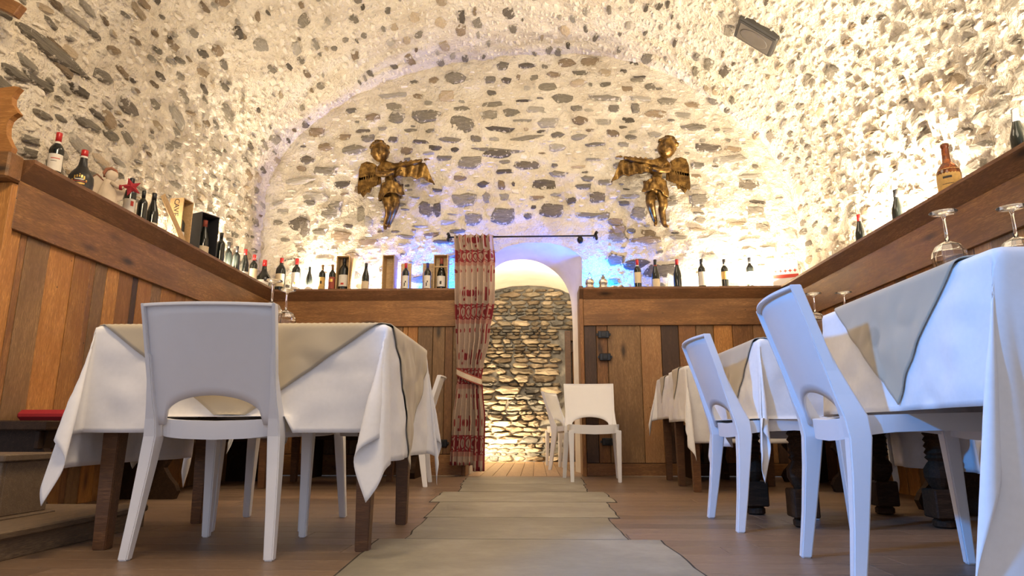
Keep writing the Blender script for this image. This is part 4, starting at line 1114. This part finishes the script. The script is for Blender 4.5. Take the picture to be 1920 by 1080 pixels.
def cap_me(kind, mat, ln):
    k = ('cap', kind, mat, ln)
    if k not in _bm:
        P = PROF[kind]; H = P[-1][1]; q = [(interp(P, H - ln) + .0008, H - ln), (interp(P, H - .02) + .0010, H - .02), (P[-2][0] + .0012, H - .008), (P[-2][0] + .0010, H + .0012), (0, H + .0012)]
        me = lathe('capsule', q, 20); me.materials.append(M[mat]); _bm[k] = me
    return _bm[k]
def bottle(loc, kind, label, cap='cap_red', capl=.055, lab='lab_white', lz=(.05, .13), body='bottle', rz=0, s=1.0, la=1.15, group='wine bottles on the wooden ledge', marks=(), collar=None, tilt=None):
    b = empty('wine_bottle', loc, rz, label, 'bottle', group); b.scale = (s, s, s)
    if tilt: b.rotation_euler = (tilt[0], tilt[1], rz)
    kid('glass_body', body_me(kind, body), None, b)
    if cap: kid('capsule', cap_me(kind, cap, capl), None, b)
    P = PROF[kind]
    if collar: kid('neck_band', shell('neck_band', P, P[-1][1] - capl - .012, P[-1][1] - capl, 0, 2 * PI, .0012, 20, 1), M[collar], b)
    if lab:
        o = kid('label', shell('label', P, lz[0], lz[1], -PI / 2 - la, -PI / 2 + la, .0008), M[lab], b)
        for (z0, z1, a, mt) in marks:   # printed lines or patches on the label
            kid('label_print', shell('print', P, z0, z1, -PI / 2 + a[0], -PI / 2 + a[1], .0014, 8, 1), M[mt], b)
    return b
ZB = ZS + .001
def bx(px, Y): return on_y(px, 540, Y).x     # x on the ledge for a photo column
def shelf_back(px, Y=6.52, py=535):   # point on the ledge seen at this column
    return (on_y(px, py, Y).x, Y, ZB)
def shelf_left(py_foot, px, X=-2.74):
    # intersect the column with the vertical plane x = X
    d = ray_dir(px, py_foot); return (X, X / d.x * d.y, ZB)
L2 = ((.095, .100, (-.7, .7), 'ink'), (.078, .082, (-.5, .5), 'ink'))
LF = dict(rz=-.62)
# left ledge, from the camera inwards
bottle(shelf_left(320, 101), 'bordeaux', 'dark wine bottle with red cap and white label, first on the left ledge', collar='lab_white', lz=(.065, .165), marks=((.135, .140, (-.6, .6), 'ink_red'), (.12, .123, (-.6, .2), 'ink'), (.045, .056, (-.7, .7), 'cap_grey')), s=1.0, rz=.62)
p = shelf_left(350, 150)
b = bottle(p, 'squat', 'squat round black bottle with gold print, second on the left ledge', body='matte_black', lab=None, collar='lab_white', capl=.04, rz=.5, s=.98)
P_ = PROF['squat']
for k in range(7):
    a = -.55 + 1.1 * k / 6; zt = .115 - .03 * (a / .55) ** 2
    kid('gold_print', shell('gp', P_, zt - .010, zt + .006 * (1 + (k % 2)), -PI / 2 + a - .055, -PI / 2 + a + .055, .0012, 3, 1), M['ink_gold'], b)
kid('gold_print', shell('gp', P_, .060, .070, -PI / 2 - .45, -PI / 2 + .45, .0012, 10, 1), M['ink_gold'], b)
kid('red_print', shell('gp', P_, .076, .082, -PI / 2 - .6, -PI / 2 + .6, .0012, 10, 1), M['lab_red'], b)
kid('white_print', shell('gp', P_, .088, .094, -PI / 2 - .35, -PI / 2 + .35, .0012, 10, 1), M['lab_white'], b)
bottle(shelf_left(402, 240), 'bordeaux', 'black-capped bottle with a white label bearing a red square, beside the red star', cap='cap_black', lz=(.045, .15), marks=((.10, .135, (.15, .65), 'ink_red'),), rz=.6)
bottle(shelf_left(412, 264, -2.72), 'slim', 'short all-black bottle between two taller ones on the left ledge', cap='cap_black', lab=None, s=.95, rz=.5)
bottle(shelf_left(424, 283, -2.75), 'burgundy', 'black burgundy bottle with a low white label, left of the leaning board', cap='cap_black', lz=(.02, .075), rz=.5)
# leaning board, wooden box with its bottle, black carton with its bottle
lb = empty('leaning_board', (-2.68, 4.80, ZB), 0, 'thin pine board leaning against the wooden bottle box on the left ledge', 'board')
A_, B_ = Vector((-2.68, 4.80, ZB + .012)), Vector((-2.72, 4.50, ZB + .31)); X_ = (B_ - A_).normalized(); N_ = Vector((1, -.25, 0)); N_ = (N_ - X_ * N_.dot(X_)).normalized()
link('board', box_me('b', (0, -.024, -.005), ((B_ - A_).length, .024, .005), .002), M['w_crate'], lb, axes(X_, N_.cross(X_), N_, A_))
def obox(loc, rz, W, D_, H, mat, label, wall=.009, name='bottle_box', cat='box'):
    """upright box open at the front (-y)"""
    b = empty(name, loc, rz, label, cat)
    kid('side_panel', box_me('s', (-W / 2, -D_ / 2, 0), (-W / 2 + wall, D_ / 2, H), .001), M[mat], b)
    kid('side_panel', box_me('s', (W / 2 - wall, -D_ / 2, 0), (W / 2, D_ / 2, H), .001), M[mat], b)
    kid('back_panel', box_me('s', (-W / 2 + wall, D_ / 2 - wall, wall), (W / 2 - wall, D_ / 2, H - wall), .001), M[mat], b)
    kid('top_panel', box_me('s', (-W / 2 + wall, -D_ / 2, H - wall), (W / 2 - wall, D_ / 2, H), .001), M[mat], b)
    kid('bottom_panel', box_me('s', (-W / 2 + wall, -D_ / 2, 0), (W / 2 - wall, D_ / 2, wall), .001), M[mat], b)
    return b
def text_me(s, size, name='lettering'):
    cu_ = bpy.data.curves.new(name, 'FONT'); cu_.body = s; cu_.size = size; cu_.extrude = .0006; cu_.align_x = 'CENTER'; cu_.align_y = 'CENTER'
    o = bpy.data.objects.new('tmp', cu_); COL.objects.link(o); bpy.context.view_layer.update()
    me = bpy.data.meshes.new_from_object(o.evaluated_get(bpy.context.evaluated_depsgraph_get())); bpy.data.objects.remove(o); return me
p = shelf_left(458, 333, -2.78); wb = obox(p, 1.45, .125, .115, .40, 'w_crate', 'upright pine wine box with burnt lettering, a bottle inside, on the left ledge')
for k, ch_ in enumerate('CAVE GARG'):
    if ch_ != ' ': kid('letter', text_me(ch_, .062), M['ink'], wb, (-.0634, 0, .372 - .036 * k), (PI / 2, PI / 2, -PI / 2))
q = Vector(p); bottle((q.x, q.y, q.z + .010), 'bordeaux', 'bottle with white label standing inside the lettered pine box', cap='cap_black', rz=.9, lz=(.04, .13), group='boxed bottles')
p = shelf_left(483, 378, -2.77); kb = obox(p, 1.15, .175, .13, .395, 'card', 'black open bottle carton with white-edged top on the left ledge', wall=.006)
kid('white_edge', box_me('e', (-.088, -.066, .394), (.088, .066, .399), .0005), M['paper'], kb)
q = Vector(p); bottle((q.x + .008, q.y - .010, q.z + .007), 'burgundy', 'dark bottle with dark red cap and cream label inside the black carton', cap='lab_red', capl=.05, lab='lab_cream', lz=(.02, .10), s=1.12, rz=.6, group='boxed bottles')
# bottles running into the corner
for px, py, kind, X, lab_, kw in ((410, 500, 'bordeaux', -2.72, 'first black bottle right of the black carton on the left ledge', dict(cap='cap_black', lab=None)),
        (425, 504, 'bordeaux', -2.80, 'second black bottle right of the black carton, slightly behind', dict(cap='cap_black', lab=None, s=1.02)),
        (441, 508, 'slim', -2.72, 'short black bottle without label before the red-capped row in the left corner', dict(cap='cap_black', lab=None)),
        (457, 515, 'burgundy', -2.74, 'first red-capped bottle of the corner row on the left ledge', dict(lz=(.02, .08))),
        (474, 521, 'bordeaux', -2.74, 'second red-capped bottle of the corner row, tall cream label', dict(lz=(.03, .16), lab='lab_cream'))):
    bottle(shelf_left(py, px, X), kind, lab_, rz=.4, **kw)
bottle(shelf_back(474, 6.54, 530), 'burgundy', 'third red-capped bottle of the corner row, with low pale label', lz=(.03, .10))
bottle(shelf_back(493, 6.46, 540), 'squat', 'big-bellied red-capped bottle in the left corner of the ledge', lz=(.03, .10), capl=.06, s=1.08)
bottle(shelf_back(525, 6.46), 'magnum', 'broad red-capped magnum with cream label at the left end of the back ledge', capl=.05, lab='lab_cream', lz=(.04, .17), s=1.02)
bottle(shelf_back(554, 6.50), 'bordeaux', 'red-capped bottle with very tall white label on the back ledge', lz=(.02, .17), s=1.15, marks=((.05, .08, (-.1, .4), 'ink_gold'),))
bottle(shelf_back(579, 6.50), 'burgundy', 'pear-shaped dark bottle without visible cap before the bright lamp', cap=None, lz=(.0, .06), s=.86)
bottle(shelf_back(603, 6.48), 'slim', 'slim corked bottle with yellow-brown label, left of its reddish twin', cap='cap_cork', lab='lab_amber', lz=(.02, .14), marks=((.07, .10, (-.3, .3), 'ink'),), s=1.02)
bottle(shelf_back(622, 6.48), 'slim', 'slim corked bottle with reddish label beside the open wooden box', cap='cap_cork', lab='lab_red', lz=(.02, .14), marks=((.09, .12, (-.4, .4), 'ink_gold'),), s=1.02)
p = shelf_back(644, 6.52); wb = obox(p, 0, .135, .12, .365, 'w_crate', 'pine box with its lid off holding a large bottle on the back ledge')
kid('loose_lid', box_me('l', (.070, -.05, 0), (.080, .055, .36), .001), M['w_crate'], wb, (0, 0, 0), (0, .07, 0))
bottle((p[0], p[1] - .005, p[2] + .010), 'magnum', 'large dark bottle with pale label standing in the lidless pine box', cap='cap_black', lz=(.04, .16), s=1.0, marks=((.055, .075, (-.3, .3), 'ink_red'),), group='boxed bottles')
bottle(shelf_back(685, 6.48), 'burgundy', 'black burgundy bottle with cream label between the two pine boxes', cap='cap_black', lab='lab_cream', lz=(.02, .10), s=.95)
obox(shelf_back(730, 6.52), -.1, .125, .12, .37, 'w_crate', 'empty open pine bottle box on the back ledge')
for px, c, l in ((760, 'cap_red', 'red'), (801, 'cap_blue', 'blue')):
    bottle(shelf_back(px, 6.47), 'bordeaux', 'bottle with %s cap and pale label before a pine board by the blue lamp' % l, cap=c, lab='lab_white', lz=(.02, .16), s=.93, marks=((.04, .08, (-.25, .05), 'ink'), (.08, .10, (0, .3), 'ink')))
    bb = empty('pine_board', shelf_back(px + 1, 6.55), 0, 'pale pine board standing behind the %s-capped bottle' % l, 'board')
    kid('board', box_me('b', (-.055, -.006, 0), (.055, .006, .30), .001), M['w_crate'], bb)
p = shelf_back(827, 6.52); wb = obox(p, 0, .145, .12, .37, 'w_crate', 'pine box with a cross bar holding a dark bottle beside the curtain')
kid('cross_bar', box_me('l', (-.063, -.058, .235), (.063, -.048, .25), .001), M['w_crate'], wb)
bottle((p[0], p[1] + .005, p[2] + .010), 'burgundy', 'dark wide bottle with pale shield label inside the box beside the curtain', cap='lab_red', lz=(.03, .13), s=1.10, group='boxed bottles', marks=((.05, .08, (-.2, .2), 'ink'),))
# right of the doorway
for px, kind, c, lb_, lz, l, kw in ((1196, 'bordeaux', 'cap_red', 'lab_cream', (.06, .17), 'red-capped bottle with cream label, first right of the doorway', dict(collar='lab_white')),
        (1230, 'burgundy', 'cap_black', 'lab_cream', (.0, .10), 'black-capped bottle with low cream label, second right of the doorway', dict(collar='lab_red')),
        (1271, 'burgundy', 'cap_red', None, None, 'red-capped dark bottle without a label, third right of the doorway', dict()),
        (1317, 'bordeaux', 'cap_black', 'lab_white', (.03, .17), 'black bottle with tall white label, fourth right of the doorway', dict()),
        (1360, 'bordeaux', 'cap_black', 'lab_amber', (.09, .17), 'black bottle with small yellowish label, fifth right of the doorway', dict(collar='lab_white')),
        (1408, 'bordeaux', 'cap_black', 'lab_white', (.04, .16), 'black bottle with white label, last one before the right corner', dict(s=1.04, body='bottle'))):
    kw.setdefault('s', 1.0); bottle(shelf_back(px, 6.50, 532), kind, l, cap=c, lab=lb_, lz=lz or (.05, .1), **kw)
def shelf_right(py_foot, px, X=2.58):
    d = ray_dir(px, py_foot); return (X, X / d.x * d.y, ZB)
bottle(shelf_right(440, 1614), 'burgundy', 'red-capped dark bottle, farthest along the right ledge', lz=(.0, .06), rz=-.5)
bottle(shelf_right(400, 1684), 'burgundy', 'black bottle with low white label, second from the back on the right ledge', cap='cap_black', lz=(.0, .06), rz=-.5)
bottle(shelf_right(350, 1782, 2.60), 'demijohn', 'large old amber bottle with a worn yellow label on the right ledge', cap=None, lab='lab_amber', lz=(.05, .23), body='amber', rz=-.65, s=.95, marks=((.16, .175, (-.4, .3), 'ink'), (.12, .124, (-.5, .4), 'ink')))
bottle(shelf_right(278, 1914, 2.58), 'burgundy', 'dark bottle with grey capsule cut by the right edge of the picture', cap='cap_grey', capl=.07, lz=(.0, .05), rz=-.6, s=1.02)
# fabric angel with a red star
an = empty('fabric_angel', shelf_left(374, 200, -2.76), .62, 'linen fabric angel doll holding a stuffed red star on the left ledge', 'ornament')
me = lathe('dress', resamp([(.075, 0), (.070, .03), (.052, .12), (.034, .19), (.026, .215), (.0, .22)]), 28, True, 1.0, .6)
for v in me.vertices: v.co.x += .006 * math.sin(9 * math.atan2(v.co.y, v.co.x)) * (1 - v.co.z / .22)
kid('dress', me, M['linen'], an)
kid('head', lathe('head', resamp([(.0, .0), (.022, .006), (.034, .03), (.036, .045), (.028, .068), (.0, .078)]), 20, True, 1, .8), M['linen'], an, (.005, 0, .205), (0, .15, 0))
kid('hair', tube('hair', [(-.030, -.004, .23), (-.034, .0, .255), (-.022, 0, .285), (.005, 0, .297), (.030, 0, .285), (.040, 0, .262), (.036, 0, .24), (.022, -.01, .232)], [.008, .010, .011, .010, .009, .008, .006, .003], 8), M['brown_thread'], an)
for s in (-1, 1):
    bm = bmesh.new(); prism(bm, [(s * x, z) for x, z in ((.02, .20), (.07, .245), (.095, .22), (.098, .16), (.085, .10), (.06, .085), (.045, .12), (.025, .15))], .014, .026, 'y')
    kid('wing', bm_mesh('wing', bm), M['linen'], an)
kid('wing_seam', tube('seam', [(-.02, .012, .20), (-.07, .012, .245), (-.095, .012, .22), (-.098, .012, .16), (-.085, .012, .10), (-.06, .012, .085)], .004, 6), M['brown_thread'], an)
kid('arm', tube('arm', [(.015, -.02, .195), (.05, -.04, .165), (.085, -.05, .165)], [.014, .013, .011], 10), M['linen'], an)
kid('cuff', tube('cuff', [(.060, -.045, .163), (.076, -.049, .163)], .017, 10), M['red_felt'], an)
bm = bmesh.new(); pts = [((.066 if k % 2 == 0 else .028) * math.cos(PI / 2 + .35 + PI * k / 5), (.066 if k % 2 == 0 else .028) * math.sin(PI / 2 + .35 + PI * k / 5)) for k in range(10)]
ring = [bm.verts.new((x, 0, z)) for x, z in pts]; f_ = bm.verts.new((0, -.018, 0)); b_ = bm.verts.new((0, .018, 0))
for k in range(10): bm.faces.new((ring[k], ring[(k + 1) % 10], f_)); bm.faces.new((ring[(k + 1) % 10], ring[k], b_))
kid('star', bm_mesh('star', bm), M['red_felt'], an, (.125, -.055, .175))
# ornaments by the blue lamp
for px, h_, l in ((1106, .13, 'silvered glass ornament at the left end of the ledge, glowing blue'), (1131, .10, 'small silvered glass figure, second from the doorway, lit blue')):
    o = empty('glass_ornament', shelf_back(px, 6.50, 533), 0, l, 'ornament')
    o.scale = (1.7, 1.7, 1.25)
    kid('bowl', lathe('b', resamp([(.0, 0), (.022, 0), (.028, .01), (.026, .035), (.030, .06), (.022, .085), (.010, .09), (.0, .092)]), 9, False), M['silver'], o)
    kid('spire', lathe('b', [(.010, .088), (.016, .10), (.006, .115), (.012, .122), (.0, h_ + .02)], 8, False), M['silver'], o)
o = empty('glass_ornament', shelf_back(1156, 6.48, 535), 0, 'low reclining silvered ornament right of the small figure on the ledge', 'ornament')
kid('body', tube('b', [(-.07, 0, .015), (-.03, 0, .024), (.01, 0, .02), (.05, 0, .03), (.075, 0, .018)], [.008, .018, .014, .020, .006], 8, False), M['silver'], o)
# paper bag with red print in the right corner
pb = empty('paper_bag', shelf_back(1494, 6.40, 520), -.35, 'white paper bag with a red star pattern in the right corner of the ledge', 'bag')
pb.location = (2.47, 6.44, ZB)
kid('bag', box_me('b', (-.12, -.035, 0), (.12, .035, .26), .004), M['paper'], pb)
for k in range(5):
    bm = bmesh.new(); q = [((.020 if i % 2 == 0 else .008) * math.cos(PI / 2 + PI * i / 4), (.020 if i % 2 == 0 else .008) * math.sin(PI / 2 + PI * i / 4)) for i in range(8)]
    prism(bm, q, -.0015, .0, 'y'); kid('printed_star', bm_mesh('st', bm), M['ink_red'], pb, (-.088 + .044 * k, -.0352, .155))
kid('printed_band', box_me('b', (-.118, -.0370, .085), (.118, -.0352, .120)), M['ink_red'], pb)
# ------------------------------------------------------------------ gilded cherubs
def skin(name, joints, edges, parent, mat, sub=2, root=0):
    me = bpy.data.meshes.new(name); me.from_pydata([j[:3] for j in joints], edges, []); me.update()
    o = bpy.data.objects.new(name, me); COL.objects.link(o); me.materials.append(mat)
    if parent: o.parent = parent
    sk = o.modifiers.new('skin', 'SKIN'); sk.use_smooth_shade = True; sk.branch_smoothing = .6
    L = me.skin_vertices[0].data
    for i, j in enumerate(joints): L[i].radius = (j[3], j[4] if len(j) > 4 else j[3])
    L[root].use_root = True
    sb = o.modifiers.new('sub', 'SUBSURF'); sb.levels = sub; sb.render_levels = sub
    return o
def head_me(r):
    bm = bmesh.new(); bmesh.ops.create_icosphere(bm, subdivisions=4, radius=1)
    for v in bm.verts:
        x, y, z = v.co; p = Vector((x, y, z)); 
        q = Vector((x * .86, y * .95, z * 1.06))
        if z < 0: q.x *= 1 - .20 * z * z; 
        def bump_(cx, cz, w_, a):
            d = ((x - cx) / w_) ** 2 + ((z - cz) / w_) ** 2; return a * math.exp(-d) if y < 0 else 0
        dy = -bump_(0, -.12, .13, .26) + bump_(-.34, .05, .16, .13) + bump_(.34, .05, .16, .13) - bump_(-.42, -.30, .26, .10) - bump_(.42, -.30, .26, .10) - bump_(0, -.42, .13, .12) + bump_(0, -.50, .05, .06) - bump_(0, -.74, .2, .10) - bump_(0, .42, .4, .06)
        q.y += dy
        v.co = q * r
    return bm_mesh('head', bm, True)
def cherub(px, mirror, label):
    """faces the room; built for the right-hand figure, x mirrored for the left one"""
    s = -1 if mirror else 1; g = M['gilt']
    c = empty('cherub', (on_y(px, 300, 6.55).x, 6.55, 2.44), 0, label, 'sculpture')
    def X(p): return (p[0] * s,) + tuple(p[1:])
    # pelvis .42, chest .70, head ~ .90; local x grows outwards (towards the wing), y- is the room
    J = [(-.02, -.03, .46, .088, .072), (.0, -.035, .56, .084, .066), (.02, -.04, .66, .090, .066), (.05, -.04, .745, .075, .055), (.085, -.05, .80, .034, .034), (.10, -.055, .835, .036, .036),
         (-.05, -.05, .735, .050), (-.16, -.09, .745, .036), (-.27, -.11, .755, .031), (-.345, -.12, .775, .024),
         (.13, -.05, .715, .042), (.11, -.12, .62, .036), (.00, -.17, .60, .030), (-.07, -.17, .625, .024),
         (.045, -.03, .40, .068), (.055, -.06, .235, .052), (.035, -.035, .215, .043), (.055, -.01, .09, .034), (.065, -.005, .035, .024), (.08, -.05, .01, .019), (.088, -.075, .003, .013),
         (-.075, -.045, .39, .066), (-.085, -.10, .25, .050), (-.065, -.05, .20, .040), (-.03, .02, .12, .030), (-.015, .03, .075, .020), (-.035, .0, .035, .014)]
    if mirror: J[14:] = [(.035, -.03, .40, .068), (-.01, -.10, .26, .056), (-.005, -.05, .20, .044), (.035, .0, .10, .032), (.045, .0, .05, .023), (.03, -.05, .02, .018), (.025, -.07, .012, .013),
         (-.06, -.045, .39, .066), (-.07, -.09, .27, .052), (-.045, -.05, .21, .042), (.0, .02, .13, .032), (.015, .03, .08, .020), (.0, .0, .05, .014)]
    E = [(0, 1), (1, 2), (2, 3), (3, 4), (4, 5), (3, 6), (6, 7), (7, 8), (8, 9), (3, 10), (10, 11), (11, 12), (12, 13), (0, 14), (14, 15), (15, 16), (16, 17), (17, 18), (18, 19), (19, 20), (0, 21), (21, 22), (22, 23), (23, 24), (24, 25), (25, 26)]
    skin('body', [X(j) for j in J], E, c, g)
    h = kid('head', head_me(.112), g, c, (.112 * s, -.085, .90), (-.12, .22 * s, -.30 * s))
    # curls of hair
    bm = bmesh.new(); r = random.Random(5)
    for k in range(46):
        a = r.uniform(0, 2 * PI); t = r.uniform(.0, 1.35); d = Vector((math.sin(t) * math.cos(a), math.sin(t) * math.sin(a), math.cos(t)))
        if d.y < -.55 and d.z < .62: continue
        q = bmesh.ops.create_icosphere(bm, subdivisions=1, radius=r.uniform(.024, .036))['verts']
        for v in q: v.co = v.co * Vector((1, 1, .8)) .length / 1.0 if False else v.co + Vector((d.x * .092, d.y * .10, d.z * .112 + .004))
    kid('hair', bm_mesh('hair', bm, True), g, h)
    for sx in (-1, 1): kid('ear', lathe('ear', [(0, -.006), (.014, -.004), (.018, .003), (.010, .006), (0, .004)], 10), g, h, (sx * .096, .0, -.01), (0, PI / 2, 0))
    # hands: palm, four fingers and thumb
    def hand(P, d, up):
        P, d, up = Vector(X(P)), Vector(X(d)).normalized(), Vector(X(up)).normalized(); sd = d.cross(up)
        js = [(*P, .017, .012), (*(P + d * .022), .020, .012)]; ed = [(0, 1)]
        for k, ln in enumerate((.034, .040, .037, .028)):
            b0 = P + d * .030 + sd * (-.015 + .010 * k); b1 = b0 + d * ln * .55 - up * .004; b2 = b1 + d * ln * .35 - up * .012; n_ = len(js)
            js += [(*b0, .0068), (*b1, .0062), (*b2, .0050)]; ed += [(1, n_), (n_, n_ + 1), (n_ + 1, n_ + 2)]
        n_ = len(js); b0 = P + d * .010 - sd * .020; b1 = b0 + d * .016 - sd * .012 - up * .006
        js += [(*b0, .008), (*b1, .0066)]; ed += [(0, n_), (n_, n_ + 1)]
        skin('hand', js, ed, c, g, 1)
    hand((-.36, -.122, .782), (-1, -.1, .25), (0, -.3, 1)); hand((-.085, -.17, .632), (-1, -.1, .3), (0, -.4, 1))
    # wings: near one spread outwards, far one behind the outstretched arm
    def wing(root, pts, name, depth, ny):
        """layered feathers over a curved plate"""
        bm = bmesh.new(); n = len(pts); prism(bm, [(x * s, z) for x, z in pts], depth, depth + .022, 'y')
        bmesh.ops.recalc_face_normals(bm, faces=bm.faces); w_ = kid(name, bm_mesh(name, bm), g, c)
        return w_
    W1 = [(.12, .74), (.20, .80), (.265, .82), (.32, .795), (.345, .72), (.345, .60), (.335, .50), (.315, .44), (.29, .40), (.25, .455), (.22, .45), (.20, .52), (.10, .56)]
    w1 = wing(None, W1, 'wing', -.02, 0)
    W2 = [(-.04, .74), (-.10, .80), (-.20, .83), (-.27, .82), (-.30, .78), (-.20, .74), (-.10, .68)]
    w2 = wing(None, W2, 'wing', .02, 0)
    def feathers(rows, depth):
        for (a, b, L_, wd, n_, tip) in rows:
            for k in range(n_):
                t = k / max(1, n_ - 1); P = Vector(a).lerp(Vector(b), t); an_ = tip[0] + (tip[1] - tip[0]) * t; d = Vector((math.cos(an_), math.sin(an_))); q = Vector((-d.y, d.x))
                ln = L_ * (.85 + .3 * t); out = [P - q * wd * .4, P + d * ln * .6 - q * wd * .5, P + d * ln * .92 - q * wd * .3, P + d * ln, P + d * ln * .92 + q * wd * .3, P + d * ln * .6 + q * wd * .5, P + q * wd * .4]
                bm = bmesh.new(); prism(bm, [(v.x * s, v.y) for v in out], depth - .004 * k / n_, depth + .008, 'y')
                bmesh.ops.recalc_face_normals(bm, faces=bm.faces); o = kid('feather', bm_mesh('feather', bm), g, c)
    feathers([((.14, .66), (.325, .62), .17, .036, 8, (-1.45, -1.55)), ((.15, .72), (.325, .72), .12, .032, 8, (-1.4, -1.6)), ((.17, .775), (.31, .785), .075, .028, 7, (-1.3, -1.7))], -.034)
    feathers([((-.08, .78), (-.26, .80), .07, .035, 5, (1.9, 2.5))], .010)
    # broad drapery hanging from the outstretched arm, with folds
    vs = []; fs = []; nu, nv = 34, 12
    for i in range(nu + 1):
        t = i / nu; x = .03 - .50 * t; top = .755 - .01 * t + .02 * math.sin(t * 3); low = .56 + .075 * t + .035 * math.sin(t * 5.5 + .6) - .10 * max(0, t - .78) / .22
        if t > .80: top = .77 - (t - .80) * 1.25
        for j in range(nv + 1):
            q = j / nv; z = top * (1 - q) + min(low, top - .005) * q
            vs.append((s * x, -.045 - .035 * math.sin(t * 26 + q * 1.2) * (.25 + .75 * q) * .6 - .05 * math.sin(PI * t), z))
    for i in range(nu):
        for j in range(nv): k = i * (nv + 1) + j; fs.append((k, k + nv + 1, k + nv + 2, k + 1))
    dr = kid('drapery', mesh('drapery', vs, fs, True), g, c); modsol(dr, .014)
    # loin cloth wrapped round the hips
    vs = []; fs = []; n_ = 48; m_ = 12
    for j in range(m_ + 1):
        t = j / m_
        for k in range(n_):
            a = 2 * PI * k / n_; r_ = .108 + .012 * t + .010 * math.sin(7 * a + 5 * t) * (.3 + t) + .006 * math.sin(13 * a - 3 * t)
            vs.append((s * (-.018 + r_ * math.cos(a)), -.038 + r_ * .86 * math.sin(a), .535 - .16 * t - .035 * t * math.cos(a) + .02 * math.sin(3 * a)))
    for j in range(m_):
        for k in range(n_): fs.append((j * n_ + k, j * n_ + (k + 1) % n_, (j + 1) * n_ + (k + 1) % n_, (j + 1) * n_ + k))
    lc = kid('loincloth', mesh('loincloth', vs, fs, True), g, c); modsol(lc, .012)
    kid('wall_mount', tube('m', [(.0, -.02, .68), (.0, .215, .68)], .014, 8), M['black_metal'], c)
    c.scale = (1, 1, .945)
    return c
cherub(1228, False, 'gilded cherub on the stone wall right of the doorway, wing spread to the right')
cherub(735, True, 'gilded cherub on the stone wall left of the doorway, wing spread to the left')
